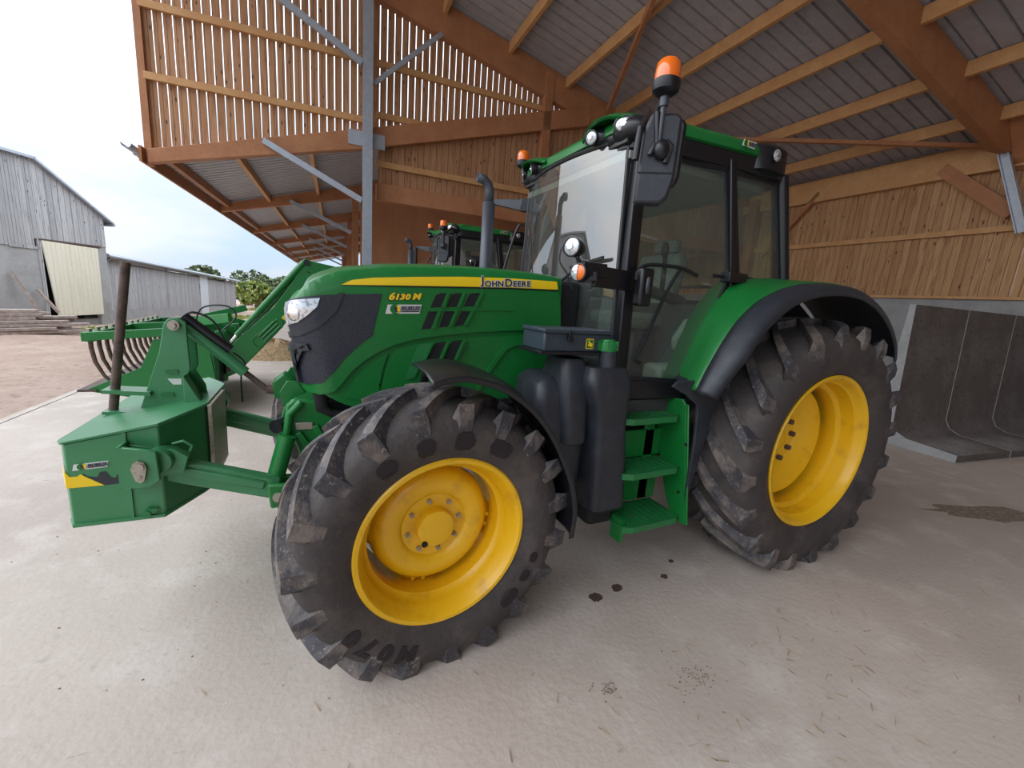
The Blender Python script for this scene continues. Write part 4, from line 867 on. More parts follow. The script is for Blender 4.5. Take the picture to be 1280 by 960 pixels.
# ---- steps
for sd in (-1,):
    mb = MB(); g0 = [(-.99, 1.165), (-.70, 1.165), (-.70, .50), (-.99, .32)]
    mb.prism([(-.667, 1.10), (-.85, 1.125), (-.885, 1.09), (-1.01, .37), (-.98, .36), (-.90, .37), (-.82, .50), (-.667, .9)], -.965, -.945, 'YZ'); mb.beam((-.958, -.885, 1.10), (-.958, -1.012, .37), .03, .012, (1, 0, 0))
    mb.b2((-1.44, -.72, .42), (-.95, -.70, .60)); mb.b2((-1.44, -.72, .72), (-.95, -.70, .90)); mb.b2((-1.44, -.72, 1.0), (-.95, -.70, 1.15)); mb.b2((-1.10, -.72, .42), (-1.02, -.695, 1.15)); mb.b2((-1.44, -.72, .42), (-1.38, -.695, 1.15))
    stp = mb.build('step_frame', GREEN, T, bevel=.006, smooth=30)
    for z, yo in ((.395, -.985), (.70, -.935), (1.01, -.88)):
        mb = MB(); q = [(-1.42, -.70), (-.965, -.70), (-.965, yo + .045), (-1.02, yo + .01), (-1.36, yo), (-1.42, yo + .025)]; mb.prism(q, z, z + .010, 'XY')
        lip = [(-1.42, yo + .025), (-1.36, yo), (-1.02, yo + .01), (-.965, yo + .045), (-.965, yo + .035), (-1.02, yo - .002), (-1.36, yo - .012), (-1.42, yo + .013)]; mb.prism(lip, z - .018, z + .018, 'XY')
        for k in range(9): mb.b2((-1.40 + .048 * k, yo + .05, z + .010), (-1.38 + .048 * k, -.72, z + .016))
        mb.build('step', GREEN_D, stp, smooth=0)
    mb = MB(); mb.b2((-1.41, -.95, .30), (-1.385, -.86, .44)); mb.build('step_hanger', GREEN, stp, smooth=0)
    mb = MB(); mb.ell((-1.35, -.76, .88), (.03, .03, .05)); mb.build('reflector', ORANGE, T)
    for z in (.55, .86):
        mb = MB(); mb.cyl((-.965, -.93, z), (-.972, -.93, z), .01, n=8); mb.build('step_bolt', BLACKM, stp)
# ---- fuel tank, side cover, toolbox on the near side
mb = MB(); rows = []
def sec(z, x0, x1, y0, y1, r=.05):
    pts = []
    for cx, cy, a0 in ((x1 - r, y1 - r, 0), (x0 + r, y1 - r, pi / 2), (x0 + r, y0 + r, pi), (x1 - r, y0 + r, 1.5 * pi)):
        for i in range(5): q = a0 + pi / 2 * i / 4; pts.append(Vector((cx + r * cos(q), cy + r * sin(q), z)))
    return pts
for a in ((.47, -1.57, -1.38, -.88, -.66, .05), (.50, -1.60, -1.355, -.91, -.60, .05), (.75, -1.615, -1.375, -.91, -.60, .05), (.98, -1.635, -1.41, -.91, -.60, .05), (1.12, -1.665, -1.425, -.925, -.60, .05), (1.20, -1.715, -1.435, -.945, -.60, .05), (1.27, -1.725, -1.45, -.945, -.60, .05), (1.325, -1.70, -1.46, -.91, -.66, .05)): rows.append(sec(*a))
mb.grid(rows, True); mb.f.append(tuple(range(20))); mb.m.append(0); n = 20 * 7; mb.f.append(tuple(range(n, n + 20))); mb.m.append(0)
tank = mb.build('fuel_tank', PLAS, T, smooth=45)
mb = MB(); mb.cyl((-1.565, -.85, 1.31), (-1.575, -.85, 1.43), .050, .044); mb.build('filler_neck', PLAS, tank)
mb = MB(); mb.lathe([(0, 1.475), (.036, 1.472), (.046, 1.455), (.050, 1.425), (.05, 1.41), (0, 1.41)], 16, 'Z', (-1.58, -.85, 0))
for k in range(8): q = k * pi / 4; mb.box((-1.58 + .046 * cos(q), -.85 + .046 * sin(q), 1.44), (.02, .02, .05), Matrix.Rotation(q, 3, 'Z'))
mb.build('tank_cap', GREEN, tank)
mb = MB(); rows = [sec(*a) for a in ((.62, -1.82, -1.62, -.80, -.5, .05), (.85, -1.90, -1.62, -.82, -.5, .06), (1.10, -1.96, -1.62, -.82, -.5, .06), (1.22, -1.95, -1.62, -.80, -.5, .06), (1.26, -1.90, -1.64, -.76, -.52, .05))]
mb.grid(rows, True); mb.f.append(tuple(range(20))); mb.m.append(0); n = 80; mb.f.append(tuple(range(n, n + 20))); mb.m.append(0); mb.build('side_cover', PLAS, T, smooth=45)
mb = MB(); rows = [sec(*a) for a in ((.9, -1.80, -1.64, -.86, -.6, .05), (1.28, -1.84, -1.66, -.86, -.6, .05), (1.36, -1.82, -1.68, -.82, -.6, .05))]
mb.grid(rows, True); mb.f.append(tuple(range(20))); mb.m.append(0); n = 40; mb.f.append(tuple(range(n, n + 20))); mb.m.append(0); mb.build('side_cover', PLAS, T, smooth=45)
mb = MB(); mb.b2((-1.965, -.84, 1.40), (-1.555, -.60, 1.50)); tb = mb.build('toolbox', BOX, T, bevel=.01)
mb = MB(); mb.b2((-1.975, -.855, 1.495), (-1.55, -.60, 1.515)); mb.build('toolbox_lid', BOX, tb, bevel=.005)
mb = MB(); mb.b2((-1.99, -.85, 1.385), (-1.545, -.60, 1.402)); mb.build('toolbox_tray', BLACK, tb, bevel=.003)
mb = MB(); mb.b2((-1.835, -.862, 1.46), (-1.815, -.84, 1.51)); mb.b2((-1.84, -.868, 1.455), (-1.81, -.855, 1.475)); mb.build('latch', BLACK, tb, bevel=.002)
def rsq(cx, cz, hw, hh, r): 
    pts = []
    for a, b, a0 in ((cx + hw - r, cz + hh - r, 0), (cx - hw + r, cz + hh - r, pi / 2), (cx - hw + r, cz - hh + r, pi), (cx + hw - r, cz - hh + r, 1.5 * pi)):
        for i in range(4): q = a0 + pi / 2 * i / 3; pts.append((a + r * cos(q), b + r * sin(q)))
    return pts
mb = MB(); mb.use(STRIPE); mb.prism(rsq(-1.690, 1.445, .024, .027, .008), -.842, -.839); mb.use(GREEN); mb.prism(rsq(-1.690, 1.445, .020, .023, .006), -.8435, -.839); mb.use(STRIPE)
mb.prism([(-1.703, 1.454), (-1.696, 1.468), (-1.693, 1.466), (-1.696, 1.454), (-1.685, 1.450), (-1.673, 1.446), (-1.677, 1.432), (-1.685, 1.426), (-1.685, 1.432), (-1.695, 1.432), (-1.705, 1.438), (-1.697, 1.445)], -.845, -.839); mb.build('badge', None, tb, smooth=0)

# ---- front fenders
FF = arcpts([(-2.61, 1.318), (-2.53, 1.338), (-2.44, 1.336), (-2.32, 1.300), (-2.20, 1.225), (-2.09, 1.115), (-2.0, .975), (-1.93, .82), (-1.90, .68), (-1.905, .56)])
for sd in (-1, 1):
    mb = MB(); rows = []; c0 = Vector((-2.56, 0, .594))
    for i, (x, z) in enumerate(FF):
        t = i / (len(FF) - 1.); a = Vector((x, 0, z)); rn = (a - c0).normalized(); yo = 1.17 - .0 * t; yi = .82
        rows.append([a + rn * .012 + Vector((0, sd * yi, 0)), a + rn * .018 + Vector((0, sd * .90, 0)), a + rn * .018 + Vector((0, sd * 1.07, 0)), a + Vector((0, sd * yo, 0)), a - rn * .022 + Vector((0, sd * (yo + .004), 0))])
    mb.grid(rows); ff = mb.build('front_fender', BLACK, T, smooth=60, solid=.009)
    mb = MB(); mb.tube([(-2.50, sd * .45, .9), (-2.50, sd * .62, 1.25), (-2.50, sd * .78, 1.30), (-2.50, sd * 1.0, 1.325)], .022, 8); mb.beam((-2.05, sd * .70, 1.12), (-2.40, sd * .45, 1.0), .03, .03); mb.b2((-2.54, sd * .84, 1.29), (-2.46, sd * .94, 1.335)); mb.build('fender_stay', BLACK, ff)

# ---- chassis, axle, front linkage
mb = MB(); mb.b2((-3.0, -.27, .62), (-1.5, .27, 1.05)); mb.b2((-1.75, -.30, .50), (-.3, .30, 1.05)); mb.b2((-.35, -.28, .50), (.35, .28, 1.2)); mb.tube([(0, -.80, .809), (0, .80, .809)], .13, 20); mb.b2((-2.4, -.36, .95), (-1.6, .36, 1.10)); mb.build('chassis', BLACKM, T, bevel=.02)
mb = MB(); mb.tube([(-2.66, -.86, .594), (-2.62, -.5, .56), (-2.6, 0, .54), (-2.58, .5, .56), (-2.50, .86, .594)], .085, 14)
for sd in (-1, 1): mb.lathe([(0, -.12), (.12, -.12), (.14, 0), (.12, .12), (0, .12)], 20, 'Y', (-2.58, sd * .78, .594))
mb.build('front_axle', GREEN_D, T)
mb = MB(); mb.b2((-1.58, -.86, .38), (-1.40, -.4, .5)); mb.build('belly_tank', BLACKM, T, bevel=.03)
for sd in (-1, 1):
    Y0, Y1 = sd * .30, sd * .345
    mb = MB(); mb.prism([(-3.10, 1.07), (-3.13, 1.04), (-3.15, .90), (-3.10, .86), (-3.02, .60), (-2.80, .58), (-2.45, .60), (-2.45, .985), (-2.80, .985), (-2.87, .98), (-2.92, 1.01), (-2.965, 1.06)], Y0, Y1)
    fr_ = mb.build('linkage_frame', GREEN, T, bevel=.012, smooth=30)
    mb = MB(); mb.tube([(-3.06, sd * .36, 1.06), (-3.115, sd * .37, 1.0), (-3.13, sd * .37, .90), (-3.115, sd * .37, .84)], .020, 8); mb.beam((-3.08, sd * .35, .90), (-2.92, sd * .35, .62), .03, .045, (0, 1, 0)); mb.beam((-3.0, sd * .35, .93), (-2.88, sd * .35, .66), .03, .03, (0, 1, 0)); mb.prism([(-3.15, 1.0), (-3.165, 1.08), (-3.13, 1.14), (-3.08, 1.135), (-3.04, 1.075), (-3.1, 1.05)], sd * .20, sd * .22); mb.build('frame_rib', GREEN, fr_, bevel=.004)
    mb = MB(); mb.b2((-3.09, sd * .347, .91), (-3.01, sd * .355, .95)); mb.build('frame_pad', PIN, fr_, bevel=.006)
    # lift cylinder
    mb = MB(); mb.tube([(-3.125, sd * .40, .90), (-3.19, sd * .42, .66)], .040, 16); mb.build('lift_cylinder', GREEN, T)
    # lower link
    mb = MB(); mb.beam((-3.60, sd * .45, .805), (-3.17, sd * .45, .655), .055, .108, (0, 0, 1)); mb.beam((-3.56, sd * .45, .80), (-3.22, sd * .45, .683), .075, .045); ll = mb.build('lower_link', GREEN_W, T, bevel=.01)
    mb = MB(); mb.prism([(-3.21, .70), (-3.05, .69), (-3.03, .58), (-3.20, .575)], sd * .49, sd * .52); mb.prism([(-3.21, .70), (-3.05, .69), (-3.03, .58), (-3.20, .575)], sd * .38, sd * .41); mb.build('link_clevis', GREEN, ll, bevel=.01)
    mb = MB(); mb.cyl((-3.165, sd * .36, .635), (-3.165, sd * .53, .635), .024); mb.build('link_pin', PIN, ll)
mb = MB(); mb.b2((-3.10, -.30, .86), (-2.98, .30, 1.04)); mb.b2((-3.08, -.32, .60), (-2.7, .32, .80)); mb.prism([(-3.20, 1.0), (-3.21, 1.10), (-3.15, 1.15), (-3.09, 1.10), (-3.07, 1.03)], -.05, -.03); mb.prism([(-3.20, 1.0), (-3.21, 1.10), (-3.15, 1.15), (-3.09, 1.10), (-3.07, 1.03)], .03, .05); mb.build('linkage_crossbar', GREEN, T, bevel=.01)
mb = MB(); mb.cyl((-3.18, -.34, .93), (-3.14, -.28, .93), .035); mb.tube([(-3.20, -.30, .94), (-3.17, -.30, .93)], .012, 6); mb.build('hitch_coupling', BLACK, T)
mb = MB(); mb.tube([(-2.97, -.33, 1.10), (-2.965, -.335, 1.02), (-2.92, -.34, .985), (-2.8, -.35, .99), (-2.5, -.36, 1.0)], [.04, .035, .018, .012, .012], 10); mb.build('intake_hose', BLACKM, T)
# top link
mb = MB(); mb.tube([(-3.60, 0, 1.395), (-3.45, 0, 1.255), (-3.34, 0, 1.145)], .030, 12); tl = mb.build('top_link', GREEN_W, T)
mb = MB(); mb.tube([(-3.345, 0, 1.15), (-3.24, 0, 1.05)], .016, 10); mb.tube([(-3.24, 0, 1.05), (-3.16, 0, 1.04)], .026, 10); mb.build('link_rod', RUST, tl)
mb = MB(); mb.tube([(-3.59, -.005, 1.435), (-3.40, -.005, 1.27)], .024, 10); mb.b2((-3.66, -.03, 1.37), (-3.58, .03, 1.43)); mb.build('link_cylinder', BLACK, tl)
mb = MB(); mb.hose([(-3.42, -.01, 1.31), (-3.47, -.01, 1.42), (-3.55, -.01, 1.46), (-3.60, -.01, 1.43), (-3.60, -.01, 1.40)], .006, 6); mb.build('hydraulic_hose', BLACK, tl)
mb = MB(); mb.hose([(-3.39, 0, 1.255), (-3.34, 0, 1.20), (-3.36, 0, 1.12), (-3.36, 0, .98)], .005, 6); mb.build('hydraulic_hose', BLACK, tl)

# ================================================================== front weight
WT = thing('front_weight', 'green boxed ballast weight with a rusty bar standing in it, on the front linkage', 'ballast weight', (-3.70, 0, .60))
mb = MB(); out = [(-3.93, -.44), (-3.90, -.50), (-3.60, -.50), (-3.495, -.28), (-3.475, -.22), (-3.475, .22), (-3.495, .28), (-3.60, .50), (-3.90, .50), (-3.93, .44)]
def wtop(x): return .95 + (.0 if x < -3.91 else min(.06, (x + 3.91) * .36)) + max(0, (x + 3.62)) * .12
n = len(out)
vs = [Vector((x, y, .605)) for x, y in out] + [Vector((x, y, wtop(x))) for x, y in out]
mb.add(vs, [tuple(range(n)), (10, 11, 18, 19), (11, 12, 17, 18), (12, 13, 16, 17), (13, 14, 15, 16)] + [(i, (i + 1) % n, (i + 1) % n + n, i + n) for i in range(n)])
wb = mb.build('weight_body', GREEN_W, WT, bevel=.006, smooth=25)
mb = MB(); mb.add([Vector((x * 1.0 + (.006 if x > -3.7 else -.008), y * 1.015, wtop(x) + .001)) for x, y in out] + [Vector((x, y * 1.015, wtop(x) + .010)) for x, y in out], [tuple(range(n)), (10, 11, 18, 19), (11, 12, 17, 18), (12, 13, 16, 17), (13, 14, 15, 16)] + [(i, (i + 1) % n, (i + 1) % n + n, i + n) for i in range(n)]); mb.build('lid_plate', GREEN_W, wb, smooth=25)
mb = MB(); mb.add([Vector((x * 1.0, y * 1.02, .598)) for x, y in out] + [Vector((x, y * 1.02, .612)) for x, y in out], [tuple(range(n)), tuple(reversed(range(n, 2 * n)))] + [(i, (i + 1) % n, (i + 1) % n + n, i + n) for i in range(n)]); mb.build('base_plate', GREEN_W, wb, smooth=25)
mb = MB(); mb.b2((-3.715, -.508, .61), (-3.705, -.498, .99)); mb.build('weld_seam', GREEN_W, wb, smooth=0)
mb = MB(); mb.b2((-3.475, -.245, .66), (-3.455, .10, 1.03)); mb.build('mounting_plate', PIN, WT, bevel=.003)
mb = MB(); mb.prism([(-3.655, .62), (-3.63, .625), (-3.62, .645), (-3.655, .65)], -.52, -.50); mb.cyl((-3.66, -.50, .625), (-3.66, -.525, .625), .016, n=10); mb.tube([(-3.44, -.25, .68), (-3.38, -.25, .67)], .012, 8); mb.build('drain_bolt', GREEN_D, WT)
for sd in (-1, 1):
    mb = MB(); mb.prism([(-3.715, .955), (-3.62, .935), (-3.59, .925), (-3.585, .80), (-3.62, .775), (-3.715, .775)], sd * .565, sd * .585); mb.prism([(-3.715, .955), (-3.70, .955), (-3.70, .775), (-3.715, .775)], sd * .50, sd * .585); mb.prism([(-3.70, .94), (-3.62, .92), (-3.60, .80), (-3.70, .79)], sd * .498, sd * .51); br = mb.build('link_bracket', GREEN_W, WT, bevel=.004)
    mb = MB(); mb.prism([(-3.665, .885), (-3.65, .895), (-3.628, .885), (-3.622, .86), (-3.632, .81), (-3.645, .80), (-3.66, .81), (-3.672, .86)], sd * .586, sd * .598); mb.cyl((-3.646, sd * .44, .868), (-3.646, sd * .606, .868), .018, n=14); mb.cyl((-3.646, sd * .598, .825), (-3.646, sd * .602, .825), .008, n=8); mb.build('bracket_pin', PIN, br)
    mb = MB(); mb.lathe([(0, -.05), (.05, -.05), (.058, 0), (.05, .05), (0, .05)], 18, 'Y', (-3.60, sd * .50, .865)); mb.prism([(-3.62, .92), (-3.55, .91), (-3.50, .87), (-3.52, .80), (-3.60, .79)], sd * .47, sd * .52); mb.tube([(-3.56, sd * .49, .925), (-3.52, sd * .49, .935), (-3.49, sd * .49, .91), (-3.50, sd * .49, .885)], .007, 6); mb.build('link_eye', GREEN_W, br, bevel=.004)
# mast: two tapering plates with brackets and the bar
mst = MB()
for y in (-.10, .06): mst.prism([(-3.775, .975), (-3.68, 1.267), (-3.655, 1.40), (-3.635, 1.43), (-3.60, 1.435), (-3.565, 1.415), (-3.56, 1.18), (-3.575, 1.15), (-3.535, 1.07), (-3.525, .975)], y, y + .02)
mst.prism([(-3.775, .97), (-3.60, .97), (-3.60, 1.15), (-3.71, 1.15)], -.08, .06)
mst.prism([(-3.585, .97), (-3.58, 1.16), (-3.535, 1.07), (-3.50, 1.0), (-3.50, .97)], -.16, -.10); 
mast = mst.build('mast', GREEN_W, WT, bevel=.004, smooth=30)
mb = MB(); mb.cyl((-3.61, -.125, 1.40), (-3.61, .10, 1.40), .024); mb.cyl((-3.61, -.14, 1.40), (-3.61, -.12, 1.40), .014, n=6); mb.build('mast_pin', PIN, mast)
for z, x0 in ((1.17, -3.635), (1.055, -3.66), (1.0, -3.64)):
    mb = MB(); mb.prism(rsq(x0, z, .026, .010, .008), -.108, -.098) if z > 1.01 else mb.cyl((x0, -.104, z), (x0, -.099, z), .010, n=12); mb.build('mast_slot', GREEN_D if z > 1.01 else BLACK, mast, smooth=0)
mb = MB(); mb.prism([(-3.655, 1.135), (-3.60, 1.135), (-3.60, 1.105), (-3.635, 1.105)], -.102, -.099); mb.build('worn_sticker', WHITE, mast, smooth=0)
mb = MB(); mb.prism([(-3.90, 1.088), (-3.72, 1.075), (-3.72, 1.055), (-3.90, 1.072)], -.13, -.02); mb.prism([(-3.905, .984), (-3.68, .975), (-3.68, .960), (-3.905, .970)], -.13, -.02); mb.build('bar_bracket', GREEN_W, mast, smooth=0)
mb = MB(); mb.tube([(-3.885, -.085, .925), (-3.775, -.085, 1.68)], .0185, 12); tag(mb.build('bar', RUST, WT), 'rusty brown round bar')
dealer(wb, -3.825, .857, -.5018, .115, .026, .06)
mb = MB(); mb.use(STRIPE); mb.prism([(-3.906, .84), (-3.892, .815), (-3.87, .815), (-3.858, .825), (-3.85, .815), (-3.80, .775), (-3.79, .768), (-3.906, .768)], -.5022, -.50)
mb.use(GREYS if 0 else PLAS); mb.prism([(-3.855, .822), (-3.85, .824), (-3.84, .812), (-3.81, .805), (-3.80, .826), (-3.782, .828), (-3.768, .80), (-3.755, .795), (-3.735, .83), (-3.733, .77), (-3.788, .768)], -.5020, -.50); mb.use(STRIPE)
mb.add([Vector((-3.906, -.5022, .84)), Vector((-3.935, -.44, .855)), Vector((-3.935, -.44, .77)), Vector((-3.906, -.5022, .768))], [(0, 1, 2, 3)]); mb.build('mountain_decal', None, wb, smooth=0)

# ================================================================== second tractor behind, with front loader
T2 = copy_tree(T); T2.location = (.30, 4.25, 0); T2['label'] = 'second green tractor parked behind, only cab roof, beacons and loader in view'; T2['category'] = 'tractor'
OX, OY = .30, 4.25
for sd in (-1, 1):
    mb = MB(); yc = OY + sd * .55
    ORG.setdefault(T2.name, Vector(T2.location))
    # boom: mast end -> bend -> bucket pivot
    mb.prism([(-1.5, 1.62), (-2.2, 1.84), (-2.98, 1.95), (-3.08, 1.98), (-3.13, 1.93), (-3.20, 1.72), (-3.46, 1.33), (-3.92, .86), (-4.05, .62), (-4.05, .46), (-3.98, .42), (-3.88, .47), (-3.42, 1.0), (-3.10, 1.42), (-2.90, 1.68), (-2.2, 1.62), (-1.5, 1.42)], yc - .05, yc + .05)
    mb2 = mb; la = mb2.build('loader_boom', GREEN, T2, bevel=.012, smooth=30)
    mb = MB()
    for k in (-.045, 0, .045): mb.tube([(-3.60 + k * .7, yc - .055, .90 - k * .7 + .02), (-3.42 + k * .7, yc - .055, 1.10 - k * .7 + .02)], .014, 8)
    mb.tube([(-3.70, yc - .054, .86), (-3.64, yc - .054, .80), (-3.36, yc - .054, 1.08), (-3.36, yc - .054, 1.16), (-3.42, yc - .054, 1.18), (-3.70, yc - .054, .92), (-3.70, yc - .054, .86)], .008, 6); mb.build('boom_pressing', GREEN, la)
    mb = MB(); mb.prism([(-3.37, 1.20), (-3.31, 1.27), (-3.25, 1.22), (-3.31, 1.15)], yc - .053, yc - .05); mb.build('warning_label', WARN, la, smooth=0)
    mb = MB(); mb.cyl((-3.06, yc - .09, 1.93), (-3.06, yc + .09, 1.93), .035); mb.cyl((-3.98, yc - .08, .52), (-3.98, yc + .08, .52), .03); mb.build('boom_pin', BLACK, la)
    mb = MB(); mb.tube([(-3.09, yc - .03, 1.93), (-3.62, yc - .03, 1.27)], .040, 14); mb.tube([(-3.62, yc - .03, 1.27), (-3.88, yc - .03, .95)], .034, 14); ty = mb.build('tool_cylinder', GREEN, T2)
    mb = MB(); mb.tube([(-3.86, yc - .03, .975), (-3.95, yc - .03, .86)], .02, 10); mb.tube([(-3.22, yc + .04, 1.72), (-3.80, yc + .04, 1.0)], .022, 10); mb.build('cylinder_rod', CHROME, ty)
    mb = MB(); mb.hose([(-3.20, yc + .0, 1.80), (-3.50, yc + .0, 1.38), (-3.82, yc + .0, 1.0)], .012, 8); mb.hose([(-3.10, yc - .03, 1.85), (-3.02, yc - .04, 1.80), (-2.9, yc, 1.80)], .012, 8); mb.build('loader_hose', BLACK, la)
    mb = MB(); mb.prism([(-1.7, 1.72), (-1.45, 1.75), (-1.3, 1.0), (-1.5, .6), (-1.9, .6), (-1.75, 1.1)], yc - .06, yc + .06); mb.build('loader_mast', GREEN, T2, bevel=.01)
mb = MB(); mb.tube([(-3.75, OY - .55, .80), (-3.75, OY + .55, .80)], .06, 14); mb.build('loader_crosstube', GREEN, T2)
mb = MB(); mb.beam((-4.02, OY - .58, .60), (-4.02, OY + .58, .60), .05, .40); mb.b2((-4.10, OY - .6, .36), (-4.0, OY - .52, 1.0)); mb.b2((-4.10, OY + .52, .36), (-4.0, OY + .6, 1.0)); mb.build('loader_headstock', GREEN, T2, bevel=.008)

BK = thing('grapple_bucket', 'green loader bucket with curved brown grapple tines, on the rear tractor', 'bucket', (-4.6, OY, .2))
ya, yb = 3.30, 5.60
side = [(-5.22, .36), (-4.75, .60), (-4.62, .92), (-4.12, .98), (-4.08, .60), (-4.05, .36), (-4.12, .24), (-4.28, .17), (-4.6, .20)]
for y in (ya, yb): mb = MB(); mb.prism(side, y - .012, y + .012); mb.build('bucket_side', GREEN, BK, bevel=.003, smooth=30)
mb = MB(); prof = [(-5.24, .35), (-4.6, .21), (-4.30, .17), (-4.16, .22), (-4.08, .34), (-4.07, .60), (-4.10, .95)]
mb.grid([[Vector((x, y, z)) for x, z in prof] for y in (ya, yb)]); mb.build('bucket_shell', GREEN_D, BK, solid=.02, smooth=30)
mb = MB(); mb.b2((-5.30, ya - .03, .335), (-5.14, yb + .03, .36)); mb.build('cutting_edge', RUST, BK)
mb = MB(); mb.b2((-5.22, ya - .02, .88), (-5.12, yb + .02, .98)); 
for y in (ya - .01, (ya + yb) / 2, yb + .01): mb.beam((-5.18, y, .935), (-4.35, y, 1.02), .05, .09); mb.beam((-4.38, y, 1.02), (-4.02, y, .93), .05, .12)
mb.beam((-4.6, OY + .4, 1.0), (-3.95, OY - .5, 1.16), .05, .12); mb.beam((-4.5, yb - .3, 1.05), (-3.95, yb - .3, 1.22), .05, .10); gf = mb.build('grapple_frame', GREEN, BK, bevel=.005, smooth=30)
for i in range(12):
    y = ya + .05 + (yb - ya - .1) * i / 11
    mb = MB(); mb.tube([(-5.17, y, 1.0), (-5.17, y, .80), (-5.15, y, .65), (-5.09, y, .50), (-5.0, y, .38), (-4.92, y, .33)], [.022, .022, .021, .018, .014, .008], 8); mb.build('grapple_tine', RUST, BK)
    mb = MB(); mb.cyl((-5.17, y, .98), (-5.17, y, 1.015), .026, n=6); mb.build('tine_nut', PIN, gf)
mb = MB(); mb.b2((-4.12, ya + .25, .35), (-4.04, ya + .33, .85)); mb.hose([(-4.0, OY - .8, 1.02), (-3.85, OY - .75, 1.20), (-3.95, OY - .72, 1.32), (-4.2, OY - .7, 1.28), (-4.28, OY - .7, 1.06)], .010, 8); mb.build('bucket_hose', BLACK, BK)
for y in (OY - .45, OY + .45):
    mb = MB(); mb.tube([(-4.05, y, .72), (-4.40, y, 1.08)], .035, 12); mb.tube([(-4.40, y, 1.08), (-4.55, y, 1.02)], .02, 10); mb.build('grapple_cylinder', GREEN, BK)

# ================================================================== yard
# tall barn with cream sliding door
P0 = Vector((-10.42, 14.67, 0)); dd = Vector((.84, 1.6, 0)).normalized(); nn = Vector((-dd.y, dd.x, 0))   # nn points away from the yard
BN = thing('barn', 'tall grey weathered timber barn with cream sliding door', 'barn', tuple(P0))
RM = Matrix((dd, nn, Vector((0, 0, 1)))).transposed().to_4x4(); RM.translation = P0
def yard(mb, Mx): mb.v = [Mx @ v for v in mb.v]; return mb
def boardface(s0, s1, zb, zt, y, w=.19, gap=.004, seed=1):
    rnd = random.Random(seed); mb = MB(); s = s0; k = 0
    while s < s1 - .02:
        e1 = min(s + w, s1); a, b = zt(s), zt(e1); a = b = min(a, b) if abs(a - b) < .02 else (a + b) / 2
        lo = zb((s + e1) / 2) + rnd.uniform(-.015, .015); j = .006 * rnd.random()
        x0, x1 = s + gap, e1 - gap
        mb.add([(x0, y - .02 - j, lo), (x1, y - .02 - j, lo), (x1, y - .02 - j, zt(x1)), (x0, y - .02 - j, zt(x0)), (x0, y, lo), (x1, y, lo), (x1, y, zt(x1)), (x0, y, zt(x0))], [(0, 1, 2, 3), (7, 6, 5, 4), (0, 4, 5, 1), (1, 5, 6, 2), (2, 6, 7, 3), (3, 7, 4, 0)]); s += w; k += 1
    return mb
ztB = lambda s: 4.62 - .65 * max(0, s - .45) if s > .45 else 4.62
mb = boardface(-6., 2.35, lambda s: 2.40 if s > .3 else 2.14, lambda s: ztB(s), 0., .16); yard(mb, RM).build('cladding', GREYW, BN, smooth=0)
mb = MB(); mb.prism([(-6, -.4), (.32, -.4), (.32, 2.15), (-6, 2.15)], 0, .15); mb.b2((1.95, 0, -.4), (2.35, .15, 2.4)); mb.b2((.3, .1, -.4), (2, .5, .02)); yard(mb, RM).build('block_wall', CONC, BN, smooth=0)
mb = MB(); mb.prism([(-6, 2.15), (2.35, 2.15), (2.35, 3.3), (.45, 4.55), (-6, 4.55)], .02, .12); mb.prism([(2.25, 0), (2.35, 0), (2.35, 3.3), (2.25, 3.3)], .1, 9); mb.prism([(-6, 0), (2.35, 0), (2.35, 3.3), (.45, 4.55), (-6, 4.55)], 8.9, 9); mb.b2((.35, .6, 0), (1.95, .7, 2.3)); yard(mb, RM).build('inner_wall', BLACKM, BN, smooth=0)
mb = MB(); mb.prism([(.42, 4.60), (2.62, 3.17), (2.62, 3.23), (.42, 4.67)], -.15, 9.2); mb.prism([(-6.2, 4.60), (.46, 4.60), (.46, 4.67), (-6.2, 4.67)], -.15, 9.2); mb.cyl((2.6, -.14, 3.17), (2.6, 9.2, 3.17), .05, n=8); yard(mb, RM).build('roof', GALV, BN, smooth=0)
mb = MB(); mb.add([(.40, -.06, 2.37), (2.02, -.06, 2.33), (1.99, -.06, .17), (.60, -.06, .14), (.40, -.02, 2.37), (2.02, -.02, 2.33), (1.99, -.02, .17), (.60, -.02, .14)], [(0, 1, 2, 3), (7, 6, 5, 4), (0, 4, 5, 1), (1, 5, 6, 2), (2, 6, 7, 3), (3, 7, 4, 0)])
for k in range(11): s = .62 + k * .13; mb.b2((s, -.07, .18), (s + .03, -.058, 2.33))
dr = yard(mb, RM).build('sliding_door', DOORC, BN, smooth=0)
mb = MB(); mb.b2((.35, -.05, 2.37), (2.15, .0, 2.42)); yard(mb, RM).build('door_rail', RUST, dr, smooth=0)
mb = MB(); mb.b2((.30, -.03, 0), (.40, .12, 2.45)); mb.b2((-.38, -.03, 2.10), (.33, -.0, 2.18)); yard(mb, RM).build('door_post', GREYW, BN, smooth=0)
for (s0, z0, s1, z1) in ((-.50, 1.42, -.12, .12), (.06, .95, .26, .30)):
    mb = MB(); mb.beam((s0, -.10, z0), (s1, -.45, z1), .10, .06); tag(yard(mb, RM).build('leaning_board', LWOOD, smooth=0), 'long grey board leaning against the barn wall' if z0 > 1.2 else 'short grey board leaning beside the cream door', 'board')
